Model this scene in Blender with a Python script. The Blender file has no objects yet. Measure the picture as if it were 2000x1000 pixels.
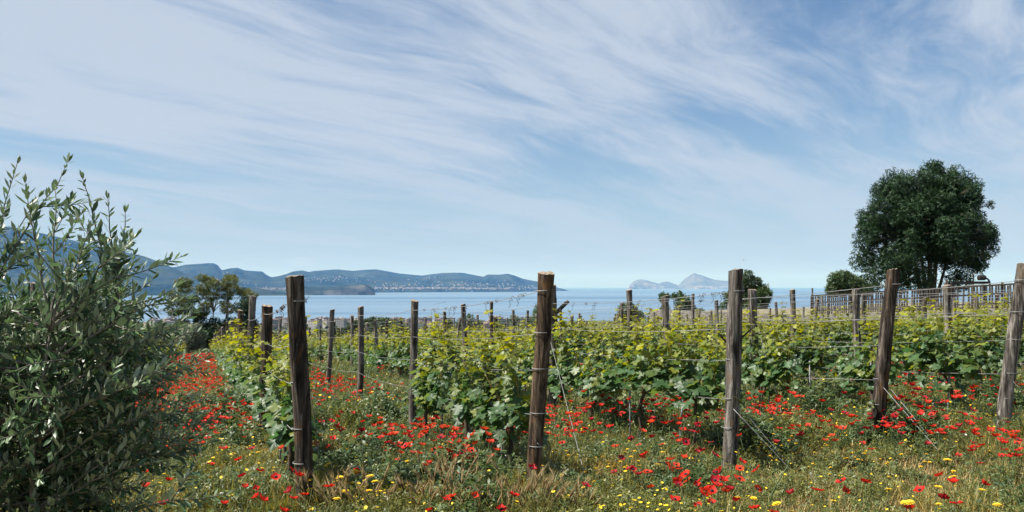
import bpy, math, random
import numpy as np
from mathutils import Vector, Matrix, noise as mnoise

R = math.radians
rng = np.random.default_rng(7)
random.seed(7)
sc = bpy.context.scene
COL = sc.collection

# ------------------------------------------------------------------ camera, sky, sun, exposure
CAMZ = 1.65
F = 1600.0                      # focal length in photo pixels (2000 wide); eye-level line at photo row 560
cam_d = bpy.data.cameras.new('camera')
cam_d.sensor_width = 36.0
cam_d.lens = 36.0 * F / 2000.0
cam_d.shift_y = 0.03
cam_d.clip_start = 0.05
cam_d.clip_end = 400000.0
cam = bpy.data.objects.new('camera', cam_d)
cam.location = (0, 0, CAMZ)
cam.rotation_euler = (R(90), 0, 0)
COL.objects.link(cam)
sc.camera = cam

SUN_EL, SUN_AZ = 55.0, -98.0     # azimuth from the view direction (+Y), negative = to the west of it
sun_dir = Vector((math.sin(R(SUN_AZ)) * math.cos(R(SUN_EL)), math.cos(R(SUN_AZ)) * math.cos(R(SUN_EL)), math.sin(R(SUN_EL))))
sun_d = bpy.data.lights.new('sun', 'SUN')
sun_d.energy = 5.0
sun_d.angle = R(0.53)
sun_d.color = (1.0, 0.95, 0.87)
sun = bpy.data.objects.new('sun', sun_d)
sun.rotation_euler = sun_dir.to_track_quat('Z', 'Y').to_euler()
sun.location = (-40, 30, 60)
COL.objects.link(sun)

world = bpy.data.worlds.new('World')
sc.world = world
world.use_nodes = True
sc.view_settings.view_transform = 'Standard'
sc.view_settings.look = 'None'
sc.view_settings.exposure = 1.02
sc.view_settings.gamma = 1.0
sc.view_settings.use_curve_mapping = False
sc.cycles.max_bounces = 6
sc.cycles.diffuse_bounces = 2
sc.cycles.glossy_bounces = 2
sc.cycles.transmission_bounces = 3
sc.cycles.use_denoising = True
sc.cycles.sample_clamp_indirect = 4.0


class NT:
    """short-hand for building node trees"""
    def __init__(self, tree):
        self.t = tree; self.t.nodes.clear()
    def n(self, typ, **kw):
        nd = self.t.nodes.new(typ)
        for k, v in kw.items():
            if k.startswith('i_'):
                key = k[2:]
                key = int(key) if key.isdigit() else key.replace('_', ' ')
                nd.inputs[key].default_value = v
            else:
                setattr(nd, k, v)
        return nd
    def l(self, a, b):
        self.t.links.new(a, b)
    def math(self, op, a, b=None, c=None, clamp=False):
        nd = self.t.nodes.new('ShaderNodeMath'); nd.operation = op; nd.use_clamp = clamp
        for i, v in enumerate((a, b, c)):
            if v is None: continue
            if isinstance(v, (int, float)): nd.inputs[i].default_value = v
            else: self.l(v, nd.inputs[i])
        return nd.outputs[0]
    def ramp(self, fac, stops, interp='LINEAR'):
        nd = self.t.nodes.new('ShaderNodeValToRGB'); cr = nd.color_ramp; cr.interpolation = interp
        while len(cr.elements) < len(stops): cr.elements.new(0.5)
        for e, (p, c) in zip(cr.elements, stops):
            e.position = p; e.color = (*c, 1) if len(c) == 3 else c
        self.l(fac, nd.inputs[0]); return nd.outputs[0]
    def mix(self, fac, a, b, mode='MIX'):
        nd = self.t.nodes.new('ShaderNodeMix'); nd.data_type = 'RGBA'; nd.blend_type = mode
        for sck, v in ((nd.inputs[0], fac), (nd.inputs[6], a), (nd.inputs[7], b)):
            if isinstance(v, (int, float)): sck.default_value = v
            elif isinstance(v, tuple): sck.default_value = (*v, 1) if len(v) == 3 else v
            else: self.l(v, sck)
        return nd.outputs[2]
    def noise(self, vec, scale, detail=4, rough=0.55, dist=0.0):
        nd = self.t.nodes.new('ShaderNodeTexNoise')
        nd.inputs['Scale'].default_value = scale; nd.inputs['Detail'].default_value = detail
        nd.inputs['Roughness'].default_value = rough; nd.inputs['Distortion'].default_value = dist
        if vec is not None: self.l(vec, nd.inputs['Vector'])
        return nd.outputs[0]
    def mapping(self, vec, scale=(1, 1, 1), rot=(0, 0, 0), loc=(0, 0, 0)):
        nd = self.t.nodes.new('ShaderNodeMapping')
        nd.inputs['Scale'].default_value = scale; nd.inputs['Rotation'].default_value = rot; nd.inputs['Location'].default_value = loc
        self.l(vec, nd.inputs['Vector']); return nd.outputs[0]


def build_world():
    w = NT(world.node_tree)
    out = w.n('ShaderNodeOutputWorld'); bg = w.n('ShaderNodeBackground', i_Strength=0.052)
    tc = w.n('ShaderNodeTexCoord')
    sep = w.n('ShaderNodeSeparateXYZ'); w.l(tc.outputs['Generated'], sep.inputs[0])
    zc = w.math('MAXIMUM', sep.outputs[2], 0.004)          # the horizon colour goes on below the rim
    cb = w.n('ShaderNodeCombineXYZ'); w.l(sep.outputs[0], cb.inputs[0]); w.l(sep.outputs[1], cb.inputs[1]); w.l(zc, cb.inputs[2])
    sky = w.n('ShaderNodeTexSky'); sky.sky_type = 'NISHITA'; sky.sun_disc = False
    sky.sun_elevation = R(SUN_EL); sky.sun_rotation = R(SUN_AZ)
    sky.altitude = 100; sky.air_density = 1.0; sky.dust_density = 0.6; sky.ozone_density = 2.0
    w.l(cb.outputs[0], sky.inputs[0])
    # thin high cloud on a plane above: direction / height, streaks run towards azimuth +33 degrees
    zz = w.math('ADD', zc, 0.09)
    u = w.math('DIVIDE', sep.outputs[0], zz); v = w.math('DIVIDE', sep.outputs[1], zz)
    pc = w.n('ShaderNodeCombineXYZ'); w.l(u, pc.inputs[0]); w.l(v, pc.inputs[1])
    rot = w.mapping(pc.outputs[0], rot=(0, 0, R(37)))      # after this y runs along the streaks
    warp = w.n('ShaderNodeTexNoise', i_Scale=0.5, i_Detail=2.0); w.l(rot, warp.inputs['Vector'])
    ws = w.n('ShaderNodeVectorMath', operation='SCALE'); w.l(warp.outputs[1], ws.inputs[0]); ws.inputs[3].default_value = 0.9
    wa = w.n('ShaderNodeVectorMath', operation='ADD'); w.l(rot, wa.inputs[0]); w.l(ws.outputs[0], wa.inputs[1])
    a1 = w.noise(w.mapping(wa.outputs[0], scale=(1.5, 0.36, 1), loc=(3.1, 0.7, 0)), 1.0, 8, 0.60, 0.35)
    a2 = w.noise(w.mapping(wa.outputs[0], scale=(0.55, 0.30, 1), loc=(7.7, 2.2, 0)), 1.0, 3, 0.5)
    a3 = w.noise(w.mapping(wa.outputs[0], scale=(6.0, 1.3, 1), loc=(1.0, 5.0, 0)), 1.0, 8, 0.68, 0.6)
    s = w.math('ADD', w.math('MULTIPLY', a1, 0.74), w.math('MULTIPLY', a2, 0.38))
    s = w.math('ADD', s, w.math('MULTIPLY', a3, 0.30))
    m = w.n('ShaderNodeMapRange', interpolation_type='SMOOTHSTEP'); m.inputs[1].default_value = 0.56; m.inputs[2].default_value = 0.80
    w.l(s, m.inputs[0])
    # little puffs low over the sea
    pm = w.noise(w.mapping(tc.outputs['Generated'], scale=(14, 14, 60), loc=(0.2, 0.0, 0.3)), 1.0, 3, 0.5)
    pmask = w.n('ShaderNodeMapRange', interpolation_type='SMOOTHSTEP'); pmask.inputs[1].default_value = 0.63; pmask.inputs[2].default_value = 0.72
    w.l(pm, pmask.inputs[0])
    low = w.n('ShaderNodeMapRange', interpolation_type='SMOOTHSTEP'); low.inputs[1].default_value = 0.09; low.inputs[2].default_value = 0.03
    w.l(zc, low.inputs[0])
    puff = w.math('MULTIPLY', w.math('MULTIPLY', pmask.outputs[0], low.outputs[0]), 0.5)
    fade = w.n('ShaderNodeMapRange'); fade.inputs[1].default_value = 0.01; fade.inputs[2].default_value = 0.16
    fade.inputs[3].default_value = 0.25; fade.inputs[4].default_value = 0.92
    w.l(zc, fade.inputs[0])
    mask = w.math('ADD', w.math('MULTIPLY', m.outputs[0], fade.outputs[0]), puff, clamp=True)
    # pale veil of the thick air low down, the same all round
    veil = w.n('ShaderNodeMapRange', interpolation_type='SMOOTHSTEP'); veil.inputs[1].default_value = 0.24; veil.inputs[2].default_value = 0.0
    veil.inputs[4].default_value = 0.6
    w.l(zc, veil.inputs[0])
    col = w.mix(veil.outputs[0], w.mix(1.0, sky.outputs[0], SKY_TINT, 'MULTIPLY'), VEIL)
    col = w.mix(mask, col, CLOUD)
    w.l(col, bg.inputs[0]); w.l(bg.outputs[0], out.inputs[0])


SKY_TINT = (0.92, 1.0, 1.06)
CLOUD = (5.35, 6.05, 7.1)
VEIL = (4.1, 5.2, 6.5)
build_world()

# ------------------------------------------------------------------ terrain function, pixel helpers
DX, DY = -0.351, 0.936           # direction of the vine rows on the ground
PX, PY = 0.936, 0.351            # across the rows


def zg(x, y):
    """height of the ground (metres), numpy friendly"""
    x = np.asarray(x, float); y = np.asarray(y, float)
    xc = 60 * np.tanh(x / 60.0); yc = np.minimum(y, 75.0)
    s = DX * xc + DY * yc; p = PX * xc + PY * yc
    s_ = np.maximum(s - 6.0, 0)
    pe = 34 * np.tanh(p / 34.0)
    z = -0.056 * s_ - 0.00022 * s_ * s_ + 0.020 * pe
    z = z + 0.03 * np.sin(x * 1.3 + y * 0.7) * np.sin(y * 0.9 - x * 0.4)
    f1 = np.clip(y - 75, 0, 525); f2 = np.maximum(y - 600, 0)
    z = z - 0.09 * f1 - 0.0272 * f2
    far = np.clip((np.hypot(x, y) - 110) / 300.0, 0, 1)
    z = z + far * (1.3 * np.sin(x / 61.0 + 1.0) * np.cos(y / 83.0))
    return z


def gpx(px, py, h=0.0):
    """the foot of something h metres tall whose top is seen at photo pixel (px, py)"""
    dx, dz = (px - 1000) / F, (560 - py) / F
    t = 2.0
    while t < 400:
        if CAMZ + dz * t < float(zg(dx * t, t)) + h: break
        t += 0.02
    return np.array([dx * t, t, float(zg(dx * t, t))])


# ------------------------------------------------------------------ mesh helpers
def np_mesh(name, V, Fc, mats, tint=None, midx=None, smooth=True):
    V = np.ascontiguousarray(V, np.float32); Fc = np.ascontiguousarray(Fc, np.int32)
    me = bpy.data.meshes.new(name)
    me.vertices.add(len(V)); me.vertices.foreach_set('co', V.ravel())
    k = Fc.shape[1]
    me.loops.add(Fc.size); me.loops.foreach_set('vertex_index', Fc.ravel())
    me.polygons.add(len(Fc)); me.polygons.foreach_set('loop_start', np.arange(0, Fc.size, k, dtype=np.int32))
    if midx is not None: me.polygons.foreach_set('material_index', np.ascontiguousarray(midx, np.int32))
    me.polygons.foreach_set('use_smooth', np.full(len(Fc), smooth, bool))
    for m in mats: me.materials.append(m)
    if tint is not None:
        at = me.attributes.new('tint', 'FLOAT', 'POINT'); at.data.foreach_set('value', np.ascontiguousarray(tint, np.float32))
    me.update(calc_edges=True); me.validate()
    return me


class Geo:
    def __init__(self): self.V = []; self.F = []; self.T = []; self.M = []; self.n = 0
    def add(self, V, Fc, tint=0.0, mi=0):
        V = np.asarray(V, float); Fc = np.asarray(Fc, int)
        if Fc.shape[1] == 4: Fc = np.concatenate([Fc[:, [0, 1, 2]], Fc[:, [0, 2, 3]]])
        self.V.append(V); self.F.append(Fc + self.n); self.n += len(V)
        self.T.append(np.broadcast_to(np.asarray(tint, float), (len(V),)).copy()); self.M.append(np.full(len(Fc), mi))
        return self
    def xform(self, fn):
        self.V = [fn(v) for v in self.V]; return self
    def merge(self, g, mi=None):
        for v, f, t, m in zip(g.V, g.F, g.T, g.M):
            self.V.append(v); self.T.append(t); self.M.append(m if mi is None else np.full(len(f), mi))
        off = self.n
        for f in g.F: self.F.append(f + off)
        self.n += g.n
        return self
    def arrays(self): return np.concatenate(self.V), np.concatenate(self.F), np.concatenate(self.T), np.concatenate(self.M)
    def mesh(self, name, mats, smooth=True):
        V, Fc, T, M = self.arrays()
        return np_mesh(name, V, Fc, mats, T, M, smooth)


def link(name, me, parent=None, loc=None):
    o = bpy.data.objects.new(name, me); COL.objects.link(o)
    if parent is not None: o.parent = parent
    if loc is not None: o.location = [float(c) for c in loc]
    return o


def tag(o, label=None, cat=None, group=None, kind=None):
    if label: o['label'] = label
    if cat: o['category'] = cat
    if group: o['group'] = group
    if kind: o['kind'] = kind
    return o


def tube(pts, rad, n=6, cap=True):
    pts = np.asarray(pts, float); k = len(pts)
    rad = np.broadcast_to(np.asarray(rad, float), (k,))
    tan = np.gradient(pts, axis=0); tan /= np.linalg.norm(tan, axis=1, keepdims=True) + 1e-12
    ref = np.array([0.0, 0, 1]) if abs(tan[:, 2]).mean() < 0.8 else np.array([1.0, 0, 0])
    a = np.cross(tan, ref); a /= np.linalg.norm(a, axis=1, keepdims=True) + 1e-12
    b = np.cross(tan, a)
    th = np.linspace(0, 2 * np.pi, n, endpoint=False)
    V = (pts[:, None, :] + rad[:, None, None] * (np.cos(th)[None, :, None] * a[:, None, :] + np.sin(th)[None, :, None] * b[:, None, :])).reshape(-1, 3)
    i = np.arange(k - 1)[:, None] * n; j = np.arange(n)[None, :]; j2 = (j + 1) % n
    A = (i + j).ravel(); B = (i + j2).ravel(); C = (i + n + j2).ravel(); D = (i + n + j).ravel()
    T = np.concatenate([np.stack([A, B, C], 1), np.stack([A, C, D], 1)])
    if cap:
        V = np.concatenate([V, pts[:1], pts[-1:]]); c0 = k * n; c1 = c0 + 1
        jj = np.arange(n); e = (k - 1) * n
        T = np.concatenate([T, np.stack([np.full(n, c0), (jj + 1) % n, jj], 1), np.stack([np.full(n, c1), e + jj, e + (jj + 1) % n], 1)])
    return V, T


def box(c, s, rz=0.0):
    c = np.asarray(c, float); s = np.asarray(s, float) / 2
    v = np.array([[x, y, z] for x in (-1, 1) for y in (-1, 1) for z in (-1, 1)], float) * s
    cs, sn = math.cos(rz), math.sin(rz)
    v = np.stack([v[:, 0] * cs - v[:, 1] * sn, v[:, 0] * sn + v[:, 1] * cs, v[:, 2]], 1) + c
    f = np.array([[0, 1, 3, 2], [4, 6, 7, 5], [0, 4, 5, 1], [2, 3, 7, 6], [0, 2, 6, 4], [1, 5, 7, 3]])
    return v, f


def unit(v): return v / (np.linalg.norm(v, axis=-1, keepdims=True) + 1e-12)


def frames(tip, nrm):
    y = unit(np.asarray(tip, float)); z = np.asarray(nrm, float)
    z = unit(z - (z * y).sum(-1, keepdims=True) * y); x = np.cross(y, z)
    return np.stack([x, y, z], axis=-1)          # columns


def place(tmpl, pos, Rm, size):
    V0, F0 = tmpl; k = len(pos); n = len(V0)
    V = np.einsum('kij,nj->kni', Rm, V0) * np.asarray(size, float).reshape(-1, 1, 1) + np.asarray(pos)[:, None, :]
    Fc = (F0[None] + (np.arange(k) * n)[:, None, None]).reshape(-1, 3)
    return V.reshape(-1, 3), Fc


def add_leaves(geo, tmpls, pos, Rm, size, tint, mi=0):
    pos = np.asarray(pos); pick = rng.integers(0, len(tmpls), len(pos))
    for q, t in enumerate(tmpls):
        s = pick == q
        if not s.any(): continue
        V, Fc = place(t, pos[s], Rm[s], np.asarray(size)[s])
        geo.add(V, Fc, np.repeat(np.asarray(tint)[s], len(t[0])), mi)
    return pick


ORD = ['zeroth', 'first', 'second', 'third', 'fourth', 'fifth', 'sixth', 'seventh', 'eighth', 'ninth', 'tenth', 'eleventh', 'twelfth',
       'thirteenth', 'fourteenth', 'fifteenth', 'sixteenth', 'seventeenth', 'eighteenth', 'nineteenth', 'twentieth']
TENS = {2: 'twenty', 3: 'thirty', 4: 'forty', 5: 'fifty', 6: 'sixty', 7: 'seventy', 8: 'eighty'}


def ordinal(k):
    if k <= 20: return ORD[k]
    t, u = divmod(k, 10)
    return TENS[t] + '-' + ORD[u] if u else TENS[t][:-1] + 'ieth'


# ------------------------------------------------------------------ materials
def mat(name):
    m = bpy.data.materials.new(name); m.use_nodes = True
    return m, NT(m.node_tree)


def leaf_mat(name, c0, c1, back=None, transl=0.35, rough=0.45, tr_col=None, var=0.35, spec=0.5):
    """two-sided leaf: colour runs c0 > c1 with the leaf's age, the rest is light through it"""
    m, t = mat(name)
    out = t.n('ShaderNodeOutputMaterial'); p = t.n('ShaderNodeBsdfPrincipled', i_Roughness=rough)
    p.inputs['Specular IOR Level'].default_value = spec
    at = t.n('ShaderNodeAttribute', attribute_name='tint'); oi = t.n('ShaderNodeObjectInfo'); g = t.n('ShaderNodeNewGeometry')
    col = t.mix(at.outputs['Fac'], c0, c1)
    r = t.math('ADD', t.math('MULTIPLY', g.outputs['Random Per Island'], 0.65), t.math('MULTIPLY', oi.outputs['Random'], 0.35))
    k = t.math('ADD', t.math('MULTIPLY', r, 2 * var), 1.0 - var)
    hs = t.n('ShaderNodeHueSaturation'); t.l(col, hs.inputs['Color']); t.l(k, hs.inputs['Value'])
    c = hs.outputs[0]
    if back is not None: c = t.mix(g.outputs['Backfacing'], c, back)
    t.l(c, p.inputs['Base Color'])
    tr = t.n('ShaderNodeBsdfTranslucent')
    if tr_col is None:
        h2 = t.n('ShaderNodeHueSaturation', i_Saturation=1.15, i_Value=1.7, i_Hue=0.485); t.l(hs.outputs[0], h2.inputs['Color']); t.l(h2.outputs[0], tr.inputs[0])
    else: tr.inputs[0].default_value = (*tr_col, 1)
    mx = t.n('ShaderNodeMixShader'); mx.inputs[0].default_value = transl
    t.l(p.outputs[0], mx.inputs[1]); t.l(tr.outputs[0], mx.inputs[2]); t.l(mx.outputs[0], out.inputs[0])
    return m


def rough_mat(name, stops, scale=(1, 1, 1), nscale=8.0, detail=6, rough=0.85, bump=0.3, bdist=0.02, coord='Object', metal=0.0, dist=0.0):
    m, t = mat(name)
    out = t.n('ShaderNodeOutputMaterial'); p = t.n('ShaderNodeBsdfPrincipled', i_Roughness=rough, i_Metallic=metal)
    p.inputs['Specular IOR Level'].default_value = 0.25
    tc = t.n('ShaderNodeTexCoord'); v = t.mapping(tc.outputs[coord], scale=scale)
    f = t.noise(v, nscale, detail, 0.62, dist)
    t.l(t.ramp(f, stops), p.inputs['Base Color'])
    if bump > 0:
        b = t.n('ShaderNodeBump', i_Strength=bump, i_Distance=bdist); t.l(f, b.inputs['Height']); t.l(b.outputs[0], p.inputs['Normal'])
    t.l(p.outputs[0], out.inputs[0])
    return m


def wood_mat(name, dark, mid, light, warm):
    """weathered chestnut: long vertical fissures, pale ridges, rusty bare patches"""
    m, t = mat(name)
    out = t.n('ShaderNodeOutputMaterial'); p = t.n('ShaderNodeBsdfPrincipled', i_Roughness=0.9)
    p.inputs['Specular IOR Level'].default_value = 0.15
    tc = t.n('ShaderNodeTexCoord'); oi = t.n('ShaderNodeObjectInfo')
    off = t.n('ShaderNodeCombineXYZ'); o2 = t.math('MULTIPLY', oi.outputs['Random'], 37.0); t.l(o2, off.inputs[0]); t.l(o2, off.inputs[2])
    ad = t.n('ShaderNodeVectorMath', operation='ADD'); t.l(tc.outputs['Object'], ad.inputs[0]); t.l(off.outputs[0], ad.inputs[1])
    fis = t.noise(t.mapping(ad.outputs[0], scale=(1, 1, 0.09)), 27.0, 7, 0.68, 0.9)
    big = t.noise(t.mapping(ad.outputs[0], scale=(1, 1, 0.35)), 11.0, 4, 0.6, 0.5)
    fine = t.noise(t.mapping(ad.outputs[0], scale=(1, 1, 0.2)), 190.0, 3, 0.6)
    col = t.ramp(fis, [(0.40, dark), (0.52, mid), (0.66, light)])
    wm = t.n('ShaderNodeMapRange', interpolation_type='SMOOTHSTEP'); wm.inputs[1].default_value = 0.54; wm.inputs[2].default_value = 0.68; t.l(big, wm.inputs[0])
    col = t.mix(t.math('MULTIPLY', wm.outputs[0], 0.7), col, warm)
    dm = t.n('ShaderNodeMapRange', interpolation_type='SMOOTHSTEP'); dm.inputs[1].default_value = 0.46; dm.inputs[2].default_value = 0.30; t.l(big, dm.inputs[0])
    col = t.mix(t.math('MULTIPLY', dm.outputs[0], 0.65), col, dark)
    col = t.mix(0.35, col, t.ramp(fine, [(0.3, (0.2, 0.2, 0.2)), (0.7, (1, 1, 1))]), 'MULTIPLY')
    t.l(col, p.inputs['Base Color'])
    b1 = t.n('ShaderNodeBump', i_Strength=1.0, i_Distance=0.03); t.l(fis, b1.inputs['Height'])
    b2 = t.n('ShaderNodeBump', i_Strength=0.5, i_Distance=0.004); t.l(fine, b2.inputs['Height']); t.l(b1.outputs[0], b2.inputs['Normal'])
    t.l(b2.outputs[0], p.inputs['Normal']); t.l(p.outputs[0], out.inputs[0])
    return m


def plain(name, col, rough=0.7, metal=0.0, transl=0.0, var=0.0):
    m, t = mat(name)
    out = t.n('ShaderNodeOutputMaterial'); p = t.n('ShaderNodeBsdfPrincipled', i_Roughness=rough, i_Metallic=metal)
    p.inputs['Base Color'].default_value = (*col, 1)
    tc = t.n('ShaderNodeTexCoord')
    f = t.noise(tc.outputs['Object'], 35.0, 3, 0.6)
    k = t.math('ADD', t.math('MULTIPLY', f, 0.5), 0.75)
    if var > 0:
        oi = t.n('ShaderNodeObjectInfo'); k = t.math('MULTIPLY', k, t.math('ADD', t.math('MULTIPLY', oi.outputs['Random'], 2 * var), 1 - var))
    hs = t.n('ShaderNodeHueSaturation', i_Color=(*col, 1)); t.l(k, hs.inputs['Value']); t.l(hs.outputs[0], p.inputs['Base Color'])
    if transl > 0:
        tr = t.n('ShaderNodeBsdfTranslucent'); t.l(hs.outputs[0], tr.inputs[0])
        mx = t.n('ShaderNodeMixShader'); mx.inputs[0].default_value = transl
        t.l(p.outputs[0], mx.inputs[1]); t.l(tr.outputs[0], mx.inputs[2]); t.l(mx.outputs[0], out.inputs[0])
    else: t.l(p.outputs[0], out.inputs[0])
    return m


M = {}
M['vine_leaf'] = leaf_mat('vine_leaf', (0.046, 0.100, 0.036), (0.27, 0.27, 0.02), back=None, transl=0.42, rough=0.46, var=0.42)
M['shoot'] = plain('shoot', (0.16, 0.12, 0.03), 0.6)
M['vine_bark'] = rough_mat('vine_bark', [(0.3, (0.035, 0.026, 0.019)), (0.6, (0.10, 0.075, 0.055)), (0.8, (0.19, 0.15, 0.11))], (1, 1, 0.15), 70, bump=0.8, bdist=0.01)
M['post'] = wood_mat('weathered_post', (0.012, 0.010, 0.009), (0.065, 0.052, 0.042), (0.21, 0.18, 0.15), (0.16, 0.085, 0.038))
M['post_grey'] = wood_mat('grey_post', (0.028, 0.024, 0.021), (0.155, 0.138, 0.122), (0.40, 0.37, 0.33), (0.19, 0.13, 0.075))
M['post_warm'] = wood_mat('warm_post', (0.016, 0.012, 0.009), (0.095, 0.066, 0.044), (0.26, 0.20, 0.145), (0.20, 0.105, 0.045))
M['post_end'] = rough_mat('post_end_grain', [(0.3, (0.12, 0.09, 0.065)), (0.7, (0.33, 0.27, 0.21))], (1, 1, 1), 45, bump=0.6, bdist=0.006)
M['wire'] = plain('galvanised_wire', (0.27, 0.275, 0.28), 0.6, 0.5)
M['stake'] = plain('galvanised_stake', (0.22, 0.23, 0.24), 0.7, 0.3)
M['olive_leaf'] = leaf_mat('olive_leaf', (0.036, 0.085, 0.036), (0.11, 0.18, 0.07), back=(0.30, 0.36, 0.25), transl=0.22, rough=0.42, var=0.45, spec=0.45)
M['olive_bark'] = rough_mat('olive_bark', [(0.3, (0.06, 0.055, 0.045)), (0.7, (0.25, 0.23, 0.19))], (1, 1, 0.3), 60, bump=0.5, bdist=0.006)
M['olive_bud'] = plain('olive_bud', (0.48, 0.50, 0.30), 0.6)
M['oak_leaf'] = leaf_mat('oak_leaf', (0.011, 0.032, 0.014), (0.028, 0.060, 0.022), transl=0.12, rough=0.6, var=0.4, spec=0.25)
M['bush_leaf'] = leaf_mat('bush_leaf', (0.030, 0.062, 0.026), (0.075, 0.12, 0.035), transl=0.2, rough=0.45, var=0.4)
M['ail_leaf'] = leaf_mat('yellowing_leaf', (0.038, 0.066, 0.020), (0.105, 0.110, 0.026), transl=0.3, rough=0.5, var=0.4)
M['pine_leaf'] = leaf_mat('pine_foliage', (0.024, 0.05, 0.022), (0.06, 0.095, 0.03), transl=0.1, rough=0.6, var=0.35)
M['silver_leaf'] = leaf_mat('silver_foliage', (0.10, 0.125, 0.08), (0.20, 0.23, 0.16), transl=0.15, rough=0.5, var=0.3)
M['bark'] = rough_mat('tree_bark', [(0.3, (0.04, 0.033, 0.026)), (0.7, (0.16, 0.13, 0.10))], (1, 1, 0.25), 14, bump=0.6, bdist=0.05)
M['pale_bark'] = rough_mat('pale_bark', [(0.3, (0.13, 0.12, 0.10)), (0.7, (0.30, 0.28, 0.24))], (1, 1, 0.25), 14, bump=0.4, bdist=0.03)
M['grass'] = leaf_mat('grass', (0.125, 0.145, 0.032), (0.46, 0.33, 0.10), transl=0.36, rough=0.55, var=0.4)
M['weed'] = leaf_mat('weed', (0.062, 0.108, 0.045), (0.24, 0.23, 0.045), transl=0.32, rough=0.5, var=0.45)
M['straw'] = leaf_mat('straw', (0.36, 0.25, 0.095), (0.58, 0.45, 0.22), transl=0.25, rough=0.7, var=0.35)
M['poppy_red'] = leaf_mat('poppy_scarlet', (0.54, 0.020, 0.012), (0.62, 0.045, 0.02), transl=0.36, rough=0.6, tr_col=(0.70, 0.034, 0.014), var=0.32, spec=0.2)
M['poppy_orange'] = leaf_mat('poppy_orange', (0.60, 0.050, 0.020), (0.70, 0.09, 0.03), transl=0.38, rough=0.6, tr_col=(0.78, 0.07, 0.02), var=0.32, spec=0.2)
M['poppy_dark'] = leaf_mat('poppy_crimson', (0.33, 0.010, 0.018), (0.4, 0.02, 0.02), transl=0.3, rough=0.6, tr_col=(0.45, 0.01, 0.015), var=0.2, spec=0.2)
M['poppy_core'] = plain('poppy_core', (0.012, 0.012, 0.016), 0.7)
M['stem'] = plain('flower_stem', (0.075, 0.12, 0.04), 0.6, transl=0.2)
M['yellow'] = plain('yellow_petal', (0.80, 0.56, 0.02), 0.6, transl=0.25, var=0.12)
M['yellow_core'] = plain('yellow_core', (0.62, 0.34, 0.01), 0.7)
M['white_petal'] = plain('white_petal', (0.72, 0.70, 0.66), 0.6, transl=0.25)


# =================================================================== THE SETTING
def soil_material():
    m, t = mat('vineyard_soil')
    out = t.n('ShaderNodeOutputMaterial'); p = t.n('ShaderNodeBsdfPrincipled', i_Roughness=0.95)
    p.inputs['Specular IOR Level'].default_value = 0.1
    tc = t.n('ShaderNodeTexCoord')
    a = t.noise(tc.outputs['Object'], 0.8, 6, 0.65); b = t.noise(tc.outputs['Object'], 14.0, 6, 0.7); c = t.noise(tc.outputs['Object'], 0.012, 5, 0.6)
    near = t.ramp(b, [(0.30, (0.075, 0.055, 0.03)), (0.5, (0.18, 0.135, 0.065)), (0.75, (0.34, 0.26, 0.14))])
    near = t.mix(t.ramp(a, [(0.42, (0, 0, 0)), (0.6, (1, 1, 1))]), near, t.ramp(b, [(0.3, (0.035, 0.05, 0.02)), (0.7, (0.11, 0.12, 0.05))]))
    farc = t.ramp(c, [(0.35, (0.04, 0.06, 0.028)), (0.5, (0.09, 0.10, 0.045)), (0.68, (0.20, 0.17, 0.10))])
    sp = t.n('ShaderNodeSeparateXYZ'); t.l(tc.outputs['Object'], sp.inputs[0])
    mr = t.n('ShaderNodeMapRange'); mr.inputs[1].default_value = 80; mr.inputs[2].default_value = 160; t.l(sp.outputs[1], mr.inputs[0])
    t.l(t.mix(mr.outputs[0], near, farc), p.inputs['Base Color'])
    bm = t.n('ShaderNodeBump', i_Strength=0.8, i_Distance=0.04); t.l(b, bm.inputs['Height']); t.l(bm.outputs[0], p.inputs['Normal'])
    t.l(p.outputs[0], out.inputs[0])
    return m


def axis(lo, a, b, hi, step, grow):
    mid = list(np.arange(a, b + 1e-6, step)); up = [mid[-1]]; d = step
    while up[-1] < hi: d *= grow; up.append(up[-1] + d)
    dn = [mid[0]]; d = step
    while dn[-1] > lo: d *= grow; dn.append(dn[-1] - d)
    return np.array(dn[:0:-1] + mid + up[1:])


def build_ground():
    xs = axis(-6000, -45, 45, 6000, 0.6, 1.12); ys = axis(-400, -6, 95, 2900, 0.6, 1.06)
    X, Y = np.meshgrid(xs, ys); Z = zg(X, Y)
    V = np.stack([X, Y, Z], -1).reshape(-1, 3); nx, ny = len(xs), len(ys)
    i = (np.arange(ny - 1)[:, None] * nx + np.arange(nx - 1)[None, :]).ravel()
    o = link('ground', np_mesh('ground', V, np.stack([i, i + 1, i + nx + 1, i + nx], 1), [soil_material()]))
    tag(o, kind='structure')


build_ground()

SEA_Z = -100.0


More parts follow.
